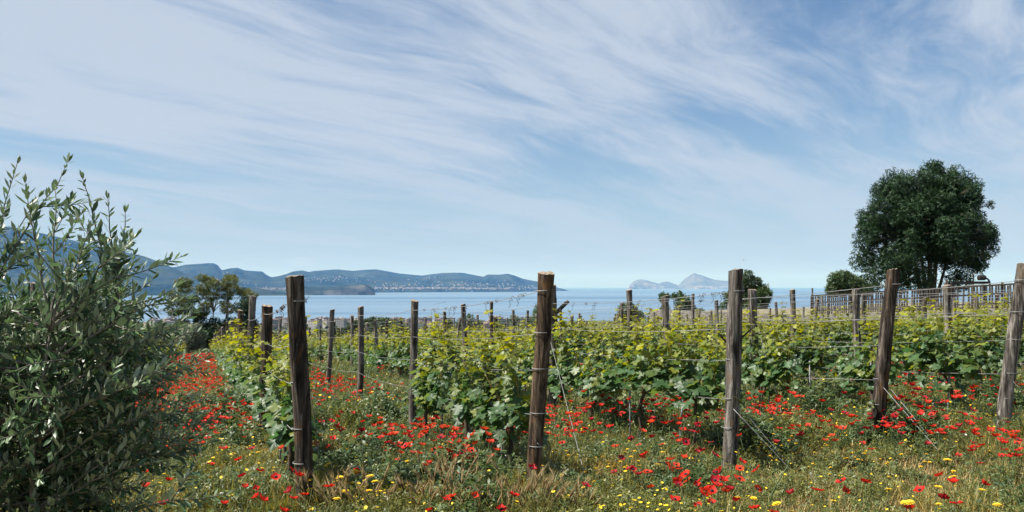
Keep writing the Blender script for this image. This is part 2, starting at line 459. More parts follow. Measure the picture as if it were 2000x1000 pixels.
def build_sea():
    m, t = mat('sea_water')
    out = t.n('ShaderNodeOutputMaterial'); p = t.n('ShaderNodeBsdfPrincipled', i_Roughness=0.28)
    p.inputs['IOR'].default_value = 1.33
    tc = t.n('ShaderNodeTexCoord')
    band = t.noise(t.mapping(tc.outputs['Object'], scale=(0.00009, 0.00075, 1)), 1.0, 6, 0.65, 0.5)
    t.l(t.ramp(band, [(0.36, (0.045, 0.110, 0.185)), (0.64, (0.15, 0.225, 0.30))]), p.inputs['Base Color'])
    t.l(t.math('ADD', t.math('MULTIPLY', band, 0.3), 0.18), p.inputs['Roughness'])
    w1 = t.noise(t.mapping(tc.outputs['Object'], scale=(0.012, 0.03, 1)), 1.0, 5, 0.7)
    b = t.n('ShaderNodeBump', i_Strength=0.55, i_Distance=9.0); t.l(w1, b.inputs['Height']); t.l(b.outputs[0], p.inputs['Normal'])
    t.l(p.outputs[0], out.inputs[0])
    V = np.array([[-100000, -2000, 0], [100000, -2000, 0], [100000, 100000, 0], [-100000, 100000, 0]], float)
    # finer strips keep the plane well conditioned
    ys = np.concatenate([[1500], np.geomspace(2200, 100000, 40)]); xs = np.linspace(-100000, 100000, 41)
    X, Y = np.meshgrid(xs, ys); V = np.stack([X, Y, np.zeros_like(X)], -1).reshape(-1, 3)
    i = (np.arange(len(ys) - 1)[:, None] * 41 + np.arange(40)[None, :]).ravel()
    o = link('sea', np_mesh('sea', V, np.stack([i, i + 1, i + 42, i + 41], 1), [m]), loc=(0, 0, SEA_Z))
    tag(o, kind='structure')


build_sea()


def hill_mat(name, forest, scrub, rock, rock_amt):
    m, t = mat(name)
    out = t.n('ShaderNodeOutputMaterial'); p = t.n('ShaderNodeBsdfPrincipled', i_Roughness=1.0)
    p.inputs['Specular IOR Level'].default_value = 0.0
    tc = t.n('ShaderNodeTexCoord'); g = t.n('ShaderNodeNewGeometry')
    a = t.noise(tc.outputs['Object'], 0.0011, 6, 0.65); b = t.noise(tc.outputs['Object'], 0.006, 5, 0.7)
    col = t.mix(t.ramp(t.math('ADD', t.math('MULTIPLY', a, 0.6), t.math('MULTIPLY', b, 0.4)), [(0.42, (0, 0, 0)), (0.6, (1, 1, 1))]), forest, scrub)
    sp = t.n('ShaderNodeSeparateXYZ'); t.l(g.outputs['True Normal'], sp.inputs[0])
    st = t.n('ShaderNodeMapRange'); st.inputs[1].default_value = 0.80; st.inputs[2].default_value = 0.62; t.l(sp.outputs[2], st.inputs[0])
    rk = t.math('MULTIPLY', st.outputs[0], t.ramp(b, [(0.4, (0, 0, 0)), (0.6, (1, 1, 1))]))
    col = t.mix(t.math('MULTIPLY', rk, rock_amt), col, rock)
    t.l(col, p.inputs['Base Color']); t.l(p.outputs[0], out.inputs[0])
    return m


M['hill'] = hill_mat('wooded_hill', (0.009, 0.018, 0.012), (0.045, 0.056, 0.032), (0.14, 0.135, 0.13), 0.7)
M['island'] = hill_mat('limestone_island', (0.06, 0.075, 0.055), (0.15, 0.15, 0.12), (0.36, 0.35, 0.33), 0.6)

HILL_FIELDS = {}


def build_hills(name, sil, coast, depth, cliff, material, seed, back=1.8, nj=46, gully=0.6, step=3.0, label=None):
    """a range of hills: sil = [(photo x, ridge row)], coast = [(photo x, shore distance m)], depth = shore to ridge (m)"""
    sil = np.array(sil, float); coast = np.array(coast, float); depth = np.array(depth, float); cliff = np.array(cliff, float)
    xs = np.arange(sil[0, 0], sil[-1, 0] + 0.1, step)
    ysil = np.interp(xs, sil[:, 0], sil[:, 1])
    dc = np.interp(xs, coast[:, 0], coast[:, 1]); dd = np.interp(xs, depth[:, 0], depth[:, 1]); cl = np.interp(xs, cliff[:, 0], cliff[:, 1])
    v = np.concatenate([np.linspace(-0.02, 1, nj), np.linspace(1, back, nj // 3)[1:]])
    G = np.zeros((len(v), len(xs), 3))
    for i, x in enumerate(xs):
        dr = dc[i] + dd[i]
        hr = CAMZ + (560 - ysil[i]) / F * dr - SEA_Z      # ridge height above the sea
        hr = max(hr, 4.0)
        for j, t in enumerate(v):
            d = dc[i] + dd[i] * t; X = (x - 1000) / F * d
            n1 = mnoise.fractal(Vector((X / 1500 + seed, d / 1900, seed * 2.3)), 0.9, 2.1, 5)
            n2 = abs(mnoise.noise(Vector((X / 620 + seed, d / 2600, 7.1)))) + 0.5 * abs(mnoise.noise(Vector((X / 260, d / 900, 3.3 + seed))))
            if t <= 1:
                tt = max(t, 0)
                c = cl[i] * (1 - math.exp(-max(t, 0) / 0.018))
                base = min(c, hr * 0.9) + max(hr - min(c, hr * 0.9), 0) * (0.35 * tt + 0.65 * tt * tt * (3 - 2 * tt))
                w = math.sin(math.pi * min(tt, 1)) ** 0.8
                h = base * (1 + w * (gully * (n1 * 0.5) - gully * 0.55 * n2))
                # nothing in front may rise over the ridge line
                lim = (CAMZ - SEA_Z) + (hr - (CAMZ - SEA_Z)) * d / dr - 6
                if tt < 0.97: h = min(h, max(lim, 0.6 * base))
                if t < 0: h = -20
            else:
                h = hr * max(0.0, 1 - ((t - 1) / (back - 1)) ** 1.3) * (1 + 0.2 * n1 * min(1, (t - 1) * 6)) - 10 * (t - 1)
            G[j, i] = (X, d, SEA_Z + h)
    nx = len(xs); i = (np.arange(len(v) - 1)[:, None] * nx + np.arange(nx - 1)[None, :]).ravel()
    o = link(name, np_mesh(name, G.reshape(-1, 3), np.stack([i, i + 1, i + nx + 1, i + nx], 1), [material]))
    tag(o, kind='structure')
    HILL_FIELDS[name] = (xs, v, G)
    return o


build_hills('mountain', [(-500, 470), (-250, 440), (-60, 436), (30, 444), (110, 462), (180, 478), (240, 491), (280, 500), (310, 511), (335, 522), (360, 534), (400, 546), (450, 556), (500, 562), (545, 569), (580, 574)],
            [(-500, 8600), (300, 9300), (580, 9300)], [(-500, 4200), (300, 4000), (450, 2200), (580, 300)], [(-500, 60), (300, 55), (580, 6)], M['hill'], 1.3)
build_hills('hills', [(240, 530), (300, 526), (345, 521), (362, 517), (385, 515.5), (405, 514), (418, 514), (427, 519), (431, 526), (434, 527.5), (450, 524), (464, 523), (478, 528), (498, 529.5), (512, 530), (521, 537), (530, 541.5), (545, 539),
            (560, 535), (572, 530), (590, 528), (603, 531), (615, 529), (645, 527), (660, 526.5), (690, 529), (712, 527), (735, 526), (752, 529), (780, 534), (805, 536.5), (826, 538), (845, 535), (865, 533), (885, 532.5), (905, 533), (925, 537), (944, 540.5), (952, 536), (975, 536.5), (992, 534.5), (1005, 538), (1020, 544), (1036, 547.5), (1052, 550), (1070, 556), (1090, 562), (1112, 567.5)],
            [(240, 10800), (560, 11800), (740, 14200), (1000, 15800), (1112, 20000)], [(240, 6200), (740, 5200), (1000, 4200), (1080, 1800), (1112, 200)], [(240, 60), (740, 70), (1000, 60), (1112, 3)], M['hill'], 4.1)
build_hills('headland', [(545, 575), (565, 565), (590, 558), (620, 561), (650, 559), (680, 557), (700, 555), (712, 554.5), (722, 557), (730, 564), (734, 573)],
            [(545, 9700), (734, 9900)], [(545, 400), (600, 1500), (712, 900), (734, 200)], [(545, 10), (600, 70), (660, 120), (712, 130), (734, 20)], M['hill'], 8.7, nj=30, step=2.0)
build_hills('island', [(1226, 564), (1230, 557), (1237, 550), (1245, 546.5), (1252, 545.5), (1262, 547), (1275, 551), (1287, 554), (1294, 551), (1302, 549.5), (1310, 552), (1318, 555), (1325, 557), (1331, 550), (1339, 544), (1348, 537), (1356, 533), (1363, 536), (1372, 538), (1385, 543), (1396, 546.5), (1410, 548), (1424, 548.5), (1436, 553), (1446, 564)],
            [(1226, 36000), (1446, 36000)], [(1226, 1300), (1340, 1900), (1446, 1300)], [(1226, 150), (1260, 300), (1320, 40), (1360, 120), (1446, 180)], M['island'], 12.2, nj=34, step=1.5, gully=0.28)


def build_far_houses():
    """the pale towns on the far shore: one speckled mass"""
    g = Geo(); r = np.random.default_rng(5)
    xs, v, G = HILL_FIELDS['hills']
    def put(fx, fv, n, sx, sv, lo=14, hi=38):
        for _ in range(n):
            x = fx + r.normal() * sx; t = abs(fv + r.normal() * sv)
            i = int(np.clip((x - xs[0]) / (xs[1] - xs[0]), 0, len(xs) - 1)); j = int(np.clip(np.searchsorted(v, t), 1, len(v) - 2))
            a = G[j, i] + (G[min(j + 1, len(v) - 1), i] - G[j, i]) * r.random()
            w = r.uniform(lo, hi)
            g.add(*box((a[0] + r.normal() * 15, a[1], a[2] + 5), (w, w * 0.8, r.uniform(14, 24)), r.uniform(0, 3)), tint=r.random())
    for x0 in np.arange(470, 600, 10): put(x0, 0.06, 16, 8, 0.03)
    for x0 in np.arange(740, 1010, 9): put(x0, 0.04, 13, 7, 0.022)
    for x0 in np.arange(745, 1080, 22): put(x0, 0.25, 6, 20, 0.16, 12, 26)
    for fx, fv, n, sx in ((640, .45, 30, 25), (600, .42, 14, 14), (690, .4, 14, 22), (490, .22, 16, 18), (455, .5, 8, 12), (880, .3, 24, 34), (960, .3, 24, 30), (850, .55, 10, 20), (790, .3, 12, 25), (1045, .25, 16, 22), (1085, .4, 6, 10)):
        put(fx, fv, n, sx, 0.06, 12, 28)
    m = rough_mat('far_house_wall', [(0.3, (0.26, 0.21, 0.18)), (0.5, (0.42, 0.38, 0.34)), (0.7, (0.56, 0.53, 0.50))], nscale=0.02, detail=1, bump=0)
    o = link('distant_town', g.mesh('distant_town', [m], smooth=False)); tag(o, label='pale specks of shore towns on the far blue hills', kind='stuff')


build_far_houses()


# =================================================================== TEMPLATES FOR PLANTS
def grape_leaf(seed, lod=0):
    r = np.random.default_rng(seed)
    half = [(0.0, 0.10), (0.15, -0.07), (0.34, -0.03), (0.42, 0.08), (0.55, 0.20), (0.43, 0.27), (0.40, 0.36), (0.52, 0.46), (0.66, 0.60), (0.50, 0.65), (0.38, 0.66), (0.30, 0.72), (0.30, 0.86), (0.14, 0.95), (0.0, 1.12)]
    if lod: half = [half[i] for i in (0, 2, 4, 6, 8, 11, 14)]
    o = half + [(-x, y) for x, y in half[-2:0:-1]]
    o = np.array(o) * (1 + r.normal(size=(len(o), 1)) * 0.05)
    P = np.concatenate([[[0, 0.34]], o]); x, y = P[:, 0], P[:, 1] - 0.1
    z = -0.30 * x * x + 0.16 * np.abs(x) - 0.22 * (y - 0.3) ** 2 * np.where(y > 0.3, 1, 0.4) + 0.05 * np.sin(9 * x + seed) + 0.04 * np.sin(8 * y + 2 * seed)
    z[0] -= 0.03
    n = len(o); k = np.arange(n)
    return np.stack([P[:, 0], P[:, 1], z], 1), np.stack([np.zeros(n, int), 1 + k, 1 + (k + 1) % n], 1)


GL = [grape_leaf(s) for s in (1, 2, 3)]
for v_, k_ in ((GL[1][0], 2.6), (GL[2][0], -1.6)): v_[:, 2] *= k_            # a curled and a cupped leaf
GL.append(grape_leaf(6))
GL_LOW = [grape_leaf(s, 1) for s in (4, 5)]


def lance_leaf(w=0.12, fold=0.03, curl=0.06):
    V = np.array([[0, 0, 0], [-w * .8, .28, 0], [0, .28, -fold], [w * .8, .28, 0], [-w, .6, -curl * .3], [0, .6, -fold - curl * .3], [w, .6, -curl * .3], [0, 1, -curl]], float)
    Fc = np.array([[0, 2, 1], [0, 3, 2], [1, 2, 5], [1, 5, 4], [2, 3, 6], [2, 6, 5], [4, 5, 7], [5, 6, 7]])
    return V, Fc


OL = [lance_leaf(0.135, 0.03, 0.05), lance_leaf(0.16, 0.04, 0.12), lance_leaf(0.12, 0.02, -0.08)]


def clump_leaf(seed):
    """a small tuft of three oval leaves seen as one at a distance"""
    r = np.random.default_rng(seed); Vs, Fs = [], []
    base = np.array([[0, 0, 0], [-.2, .35, .03], [.2, .35, .03], [-.17, .7, 0], [.17, .7, 0], [0, 1, -.06]], float); bf = np.array([[0, 2, 1], [1, 2, 4], [1, 4, 3], [3, 4, 5]])
    for k in range(3):
        a = k * 2.1 + r.normal() * 0.3; c, s = math.cos(a), math.sin(a); tl = r.uniform(-0.3, 0.5)
        v = base.copy(); v[:, 2] += v[:, 1] * tl
        v = np.stack([v[:, 0] * c - v[:, 1] * s, v[:, 0] * s + v[:, 1] * c, v[:, 2]], 1)
        Fs.append(bf + 6 * k); Vs.append(v)
    return np.concatenate(Vs) * 0.62, np.concatenate(Fs)


CL = [clump_leaf(s) for s in range(4)]


# =================================================================== GRAPEVINES
def vine_parts(seed, vigour=1.0):
    """local frame: row runs along Y, ground at z=0. Returns trunk Geo, shoot Geo and the list of leaves"""
    r = np.random.default_rng(seed); tr, sh = Geo(), Geo(); L = []
    hz = 0.66 + r.normal() * 0.04
    n = 9; t = np.linspace(0, 1, n)
    lean = r.normal(size=2) * 0.07
    pts = np.stack([lean[0] * np.sin(t * 2.6) + r.normal(size=n) * 0.008, lean[1] * t * 1.6 + r.normal(size=n) * 0.01, t * hz - 0.04], 1)
    tr.add(*tube(pts, np.linspace(0.024, 0.017, n) * r.uniform(0.85, 1.3) * (1 + r.normal(size=n) * 0.08), 7))
    head = pts[-1]
    for sg in (-1, 1):
        m = 7; q = np.linspace(0, 1, m)
        ln = 0.46 + r.normal() * 0.05
        arm = np.stack([head[0] + r.normal(size=m) * 0.008, head[1] + sg * ln * q, head[2] + 0.07 * np.sin(q * 2.2) + r.normal(size=m) * 0.006], 1)
        arm[0] = head
        tr.add(*tube(arm, np.linspace(0.016, 0.008, m), 6))
        for k in range(7):
            b = arm[min(m - 1, 1 + k % (m - 1))] + np.array([0, r.normal() * 0.03, 0])
            kind = r.random()
            drop = kind < 0.16
            ln_s = r.uniform(0.35, 0.68) * vigour if not drop else r.uniform(0.22, 0.4)
            if kind > 0.76: ln_s = r.uniform(0.75, 1.12) * vigour
            side = r.normal() * 0.28 if not drop else (r.choice([-1, 1]) * r.uniform(0.4, 0.8))
            nn = 12; q = np.linspace(0, 1, nn)
            up = 1.0 if not drop else -0.25
            path = b + np.stack([side * ln_s * (q ** 1.2) * (0.7 if not drop else 0.6) + 0.02 * np.sin(q * 9 + k), sg * 0.12 * q * r.normal() + 0.025 * np.cos(q * 8 + k), up * ln_s * q + (0.05 if drop else 0) * np.sin(q * 3)], 1)
            sh.add(*tube(path, np.linspace(0.0042, 0.0016, nn), 4, False))
            cnt = int(ln_s / 0.036) + 3
            for i in range(cnt):
                f = (i + 0.6) / cnt; pos = path[min(nn - 1, int(f * (nn - 1)))]
                az = (i % 2) * math.pi + r.normal() * 0.9 + k
                out = np.array([math.cos(az), math.sin(az), 0.0])
                size = (0.112 * (1 - 0.58 * f ** 1.4) if not drop else 0.105) * r.uniform(0.75, 1.18)
                hgt = pos[2]
                young = np.clip((f - 0.25) * 1.2, 0, 1) * np.clip((hgt - 0.78) / 0.38, 0, 1)
                tint = float(np.clip(young + r.normal() * 0.2 + (0.25 if r.random() < 0.08 else 0), 0, 1))
                pet = size * 0.55
                P = pos + out * pet + np.array([0, 0, pet * 0.25])
                tip = out * r.uniform(0.5, 1.0) + np.array([r.normal() * 0.25, r.normal() * 0.25, -r.uniform(0.15, 0.95) + 0.5 * young])
                nrm = out * r.uniform(0.2, 0.8) + np.array([r.normal() * 0.3, r.normal() * 0.3, r.uniform(0.5, 1.0)])
                L.append((P, tip, nrm, size, tint))
                if i % 3 == 0: sh.add(*tube(np.array([pos, (pos + P) / 2 + [0, 0, 0.008], P]), 0.0014, 3, False))
            if kind > 0.84:
                # curling tendril at the tip
                q = np.linspace(0, 1, 9); e = path[-1]
                td = e + np.stack([0.06 * np.sin(q * 5 + k), 0.08 * q * sg, 0.09 * q - 0.05 * q * q], 1)
                sh.add(*tube(td, 0.0011, 3, False))
    # a few low leaves about the head
    for i in range(24):
        az = r.uniform(0, 6.28); out = np.array([math.cos(az), math.sin(az), 0])
        P = head + np.array([out[0] * r.uniform(0.03, 0.2), r.normal() * 0.2, r.uniform(-0.16, 0.2)])
        L.append((P, out + np.array([0, 0, -r.uniform(0.3, 1.2)]), out * 0.6 + np.array([r.normal() * 0.3, 0, 0.6]), r.uniform(0.08, 0.13), float(np.clip(r.normal() * 0.1, 0, 0.4))))
    return tr, sh, L


def leaf_arrays(L):
    pos = np.array([l[0] for l in L]); Rm = frames(np.array([l[1] for l in L]), np.array([l[2] for l in L]))
    return pos, Rm, np.array([l[3] for l in L]), np.array([l[4] for l in L])


NV = 9
VINES = []
for q in range(NV):
    tr, sh, L = vine_parts(100 + q, vigour=(0.85, 0.95, 0.8, 0.9, 1.0, 0.82, 0.86, 0.95, 0.76)[q])
    g = Geo(); add_leaves(g, GL, *leaf_arrays(L))
    low = Geo(); add_leaves(low, GL_LOW, *leaf_arrays(L)); low.merge(tr, 1)
    VINES.append(dict(tr=tr, sh=sh, L=L, trunk=tr.mesh('vine_trunk', [M['vine_bark']]), shoots=sh.mesh('vine_shoots', [M['shoot']]),
                      foliage=g.mesh('vine_foliage', [M['vine_leaf']]), low=low.mesh('far_vine', [M['vine_leaf'], M['vine_bark']])))

# leaf meshes for single leaves: three outlines x four ages
LEAF_ONE = [[np_mesh('grape_leaf', v, f, [M['vine_leaf']], np.full(len(v), (0.0, 0.15, 0.45, 0.85)[a])) for a in range(4)] for v, f in GL]

# ------------------------------------------------------------------ the rows
END_PX = [(594, 988), (1044, 951), (1418, 905), (1702, 851), (1954, 838)]       # feet of the five end posts
ENDS = [gpx(*p, 0.13) for p in END_PX]            # the grass hides the lowest hand's breadth
ROWS = []                                                    # (row number from the olive bush, start point xy)
p0 = PX * ENDS[0][0] + PY * ENDS[0][1]
ROWS.append(np.array([DX * 6.0 + PX * (p0 - 2.3), DY * 6.0 + PY * (p0 - 2.3)]))
for e in ENDS: ROWS.append(e[:2].copy())
pl = PX * ENDS[-1][0] + PY * ENDS[-1][1]; sl = DX * ENDS[-1][0] + DY * ENDS[-1][1]
for k in range(1, 14):
    p = pl + 2.0 * k; s = sl + 0.25 * k
    ROWS.append(np.array([DX * s + PX * p, DY * s + PY * p]))
DV = np.array([DX, DY]); RZ = math.atan2(DY, DX) - math.pi / 2       # turn local Y to the row direction

WALL_A = np.array([11.0, 49.0]); WALL_B = np.array([20.6, 32.0])   # foot of the terrace wall
WU = (WALL_B - WALL_A) / np.linalg.norm(WALL_B - WALL_A); WN = np.array([-WU[1], WU[0]])   # WN points behind the wall


def in_field(x, y):
    """inside the planted field: short of the wall and of the trees beyond"""
    q = np.array([x, y]) - WALL_A
    u = q @ WU; v = q @ WN
    if u > -1 and v > -1.3: return False
    return y < (72 if x < -8 else 62 - 0.3 * max(x, 0))


def seen(x, y, h=1.6, pad=120):
    if y < 1: return False
    px = 1000 + F * x / y
    return -pad < px < 2000 + pad


def olive_row(k): return ORD[k] + ' row from the olive bush'


def place_vines():
    spots = []
    for k, st in enumerate(ROWS):
        j = 0; s = 0.62 if k else 0.3
        if k == 1: s = 0.75
        while True:
            p = st + DV * s
            if p[1] > 75: break
            j += 1
            gap = k == 2 and 3.4 < s < 15 and rng.random() < 0.72 or rng.random() < 0.10   # plants missing from the row
            if in_field(*p) and seen(*p) and not gap: spots.append((float(np.hypot(*p)), k, j, p.copy()))
            s += 0.98 + rng.normal() * 0.07
    spots.sort(key=lambda a: a[0])
    far = spots[300:]
    for q, (d, k, j, p) in enumerate(spots[:300]):
        vi = (k * 5 + j * 3 + q) % NV; D = VINES[vi]
        root = bpy.data.objects.new('grapevine', None); COL.objects.link(root)
        root.empty_display_size = 0.2
        root.location = (p[0], p[1], float(zg(*p))); root.rotation_euler = (0, 0, RZ + (math.pi if rng.random() < 0.5 else 0) + rng.normal() * 0.05)
        sz = rng.uniform(0.85, 0.98); root.scale = (sz * rng.uniform(0.9, 1.15), sz, sz)
        tag(root, f'leafy green grapevine, {ordinal(j)} plant along the {olive_row(k + 1)}', 'grapevine', 'vines trained along the wires')
        link('trunk', D['trunk'], root); tag(link('shoots', D['shoots'], root), kind='stuff')
        if q < 9:
            # the nearest plants: their larger, nearer leaves are single pieces
            bpy.context.view_layer.update()
            mw = root.matrix_world; order = []
            for i, l in enumerate(D['L']):
                w = mw @ Vector(l[0]); order.append(((w - cam.location).length - 2.2 * l[3], i))
            order.sort(); single = [i for _, i in order[:90]]; rest = [l for i, l in enumerate(D['L']) if i not in set(single)]
            g = Geo(); add_leaves(g, GL, *leaf_arrays(rest)); tag(link('foliage', g.mesh('vine_foliage', [M['vine_leaf']]), root), kind='stuff')
            pos, Rm, size, tint = leaf_arrays([D['L'][i] for i in single])
            for a in range(len(single)):
                me = LEAF_ONE[a % 3][0 if tint[a] < 0.08 else 1 if tint[a] < 0.3 else 2 if tint[a] < 0.65 else 3]
                o = link('leaf', me, root)
                o.matrix_basis = Matrix.Translation(pos[a].tolist()) @ Matrix(Rm[a].tolist()).to_4x4() @ Matrix.Scale(float(size[a]), 4)
        else:
            tag(link('foliage', D['foliage'], root), kind='stuff')
        if q < 70:
            # galvanised stake beside the trunk, a thing of its own
            st = link('metal_stake', STAKE, loc=(p[0] + PX * 0.05 * rng.choice([-1, 1]), p[1] + 0.06, float(zg(*p)) - 0.05))
            st.rotation_euler = (rng.normal() * 0.04, rng.normal() * 0.05, rng.uniform(0, 6))
            tag(st, f'thin grey metal stake at the {ordinal(j)} vine of the {olive_row(k + 1)}', 'stake', 'metal stakes beside the vine trunks')
    return far


def stake_mesh():
    g = Geo(); g.add(*tube(np.array([[0, 0, 0], [0, 0, 0.4], [0.004, 0, 0.78]]), 0.0085, 8))
    for z in (0.3, 0.45, 0.6, 0.72):
        g.add(*tube(np.array([[0, 0, z - 0.006], [0.002, 0, z + 0.006]]), 0.0115, 8))
    return g.mesh('stake', [M['stake']])


STAKE = stake_mesh()


# ------------------------------------------------------------------ scattering of what nobody could count
LIBS = {}


def library(name, meshes):
    c = bpy.data.collections.new(name)
    for i, me in enumerate(meshes):
        o = bpy.data.objects.new(f'{name}_source_{i:02d}', me); c.objects.link(o)
    LIBS[name] = c
    return c


def scatter(name, coll, n_src, pos, rot, scl, idx, label=None):
    n = len(pos)
    me = bpy.data.meshes.new(name); me.vertices.add(n); me.vertices.foreach_set('co', np.ascontiguousarray(pos, np.float32).ravel())
    a = me.attributes.new('rot', 'FLOAT_VECTOR', 'POINT'); a.data.foreach_set('vector', np.ascontiguousarray(rot, np.float32).ravel())
    a = me.attributes.new('scl', 'FLOAT', 'POINT'); a.data.foreach_set('value', np.ascontiguousarray(scl, np.float32))
    a = me.attributes.new('idx', 'INT', 'POINT'); a.data.foreach_set('value', np.ascontiguousarray(idx, np.int32))
    ng = bpy.data.node_groups.new(name + '_scatter', 'GeometryNodeTree')
    ng.interface.new_socket('Geometry', in_out='INPUT', socket_type='NodeSocketGeometry'); ng.interface.new_socket('Geometry', in_out='OUTPUT', socket_type='NodeSocketGeometry')
    N = ng.nodes; gi = N.new('NodeGroupInput'); go = N.new('NodeGroupOutput'); ci = N.new('GeometryNodeCollectionInfo')
    ci.inputs['Collection'].default_value = coll; ci.inputs['Separate Children'].default_value = True; ci.inputs['Reset Children'].default_value = True
    iop = N.new('GeometryNodeInstanceOnPoints'); iop.inputs['Pick Instance'].default_value = True
    def named(nm, typ):
        x = N.new('GeometryNodeInputNamedAttribute'); x.data_type = typ; x.inputs['Name'].default_value = nm; return x.outputs['Attribute']
    L = ng.links
    L.new(gi.outputs[0], iop.inputs['Points']); L.new(ci.outputs[0], iop.inputs['Instance'])
    L.new(named('idx', 'INT'), iop.inputs['Instance Index']); L.new(named('rot', 'FLOAT_VECTOR'), iop.inputs['Rotation']); L.new(named('scl', 'FLOAT'), iop.inputs['Scale'])
    L.new(iop.outputs[0], go.inputs[0])
    o = link(name, me); md = o.modifiers.new('scatter', 'NODES'); md.node_group = ng
    tag(o, label=label, kind='stuff')
    return o


far_vines = place_vines()
library('far_vine', [d['low'] for d in VINES])
fv = np.array([[*p, float(zg(*p))] for _, _, _, p in far_vines])
nf = len(fv)
scatter('distant_vines', LIBS['far_vine'], NV, fv, np.stack([np.zeros(nf), np.zeros(nf), RZ + np.where(rng.random(nf) < 0.5, math.pi, 0) + rng.normal(size=nf) * 0.06], 1),
        rng.uniform(0.84, 0.98, nf), rng.integers(0, NV, nf), 'green mass of vine rows in the further part of the vineyard')


# =================================================================== POSTS AND WIRES
def post_mesh(h, r, seed, lean=(0, 0), nth=20, nz=30, taper=0.08, material='post', rough=1.0, flare=0.0):
    rr = np.random.default_rng(seed); g = Geo()
    zs = np.linspace(-0.35, h, nz); th = np.linspace(0, 2 * np.pi, nth, endpoint=False)
    knots = [(rr.uniform(0.2, h * 0.9), rr.uniform(0, 6.28), rr.uniform(0.06, 0.2)) for _ in range(4)]
    V = np.zeros((nz, nth, 3)); ph = rr.uniform(0, 50)
    for i, z in enumerate(zs):
        t = z / h
        cx = lean[0] * t * h + 0.018 * rough * math.sin(z * 2.3 + ph); cy = lean[1] * t * h + 0.015 * rough * math.sin(z * 1.9 + 2 + ph)
        for j, a in enumerate(th):
            n = mnoise.noise(Vector((math.cos(a) * 1.6 + ph, math.sin(a) * 1.6, z * 1.6))) * 0.14 + mnoise.noise(Vector((math.cos(a) * 4 + ph, math.sin(a) * 4, z * 1.3 + 9))) * 0.12
            n += mnoise.noise(Vector((math.cos(a) * 9, math.sin(a) * 9 + ph, z * 7))) * 0.05
            k = 1 - taper * t + n * rough + flare * max(0, 0.12 - z) * 2 + 0.06 * math.exp(-((h - z) / 0.09) ** 2)
            for kz, ka, kw in knots:
                da = math.atan2(math.sin(a - ka), math.cos(a - ka)); k += kw * rough * math.exp(-(da / 0.45) ** 2 - ((z - kz) / 0.05) ** 2)
            V[i, j] = (cx + r * k * math.cos(a), cy + r * k * math.sin(a), z)
    V[-1, :, 2] += rr.normal(size=nth) * 0.002 + 0.010 * np.cos(th + ph)
    i = np.arange(nz - 1)[:, None] * nth; j = np.arange(nth)[None, :]; j2 = (j + 1) % nth
    Q = np.stack([(i + j).ravel(), (i + j2).ravel(), (i + nth + j2).ravel(), (i + nth + j).ravel()], 1)
    g.add(V.reshape(-1, 3), Q)
    top = V[-1]; c = top.mean(0)
    inner = c + (top - c) * 0.5; inner[:, 2] += rr.normal(size=nth) * 0.006 + 0.006
    W = np.concatenate([top, inner, [c + [0, 0, 0.004]]]); k = np.arange(nth)
    Fq = np.concatenate([np.stack([k, (k + 1) % nth, nth + (k + 1) % nth], 1), np.stack([k, nth + (k + 1) % nth, nth + k], 1), np.stack([np.full(nth, 2 * nth), nth + k, nth + (k + 1) % nth], 1)])
    g.add(W, Fq, 0, 1)
    return g.mesh('wooden_post', [M[material], M['post_end']])


def ring_geo(c, r, n=18, wr=0.0022, turns=1.0, tail=True, seed=0):
    rr = np.random.default_rng(seed); th = np.linspace(0, 2 * np.pi * turns, int(n * turns) + 1)
    P = np.stack([c[0] + r * np.cos(th), c[1] + r * np.sin(th), c[2] + 0.006 * np.sin(th * 0.5) + 0.010 * th / 6.28], 1)
    if tail:
        e = P[-1]; P = np.concatenate([P, [e + [0.02, -0.02, 0.015], e + [0.035, -0.03, -0.012], e + [0.05, -0.02, 0.02]]])
    return tube(P, wr, 5)


WIRE_Z = (0.66, 0.98, 1.24, 1.54)
POST_NAMES = ['thick blackish end post with a long hanging wire', 'brown cracked end post with a pale split foot', 'grey knotty end post with small stubs',
              'blackened strongly leaning end post', 'smooth grey leaning end post']
TOP_PX = [(579, 541), (1063, 534), (1441, 528), (1749, 528), (2001, 517)]
RAD = [0.060, 0.055, 0.060, 0.061, 0.063]
post_at = {}                                        # (row, index) -> foot, top offset, radius


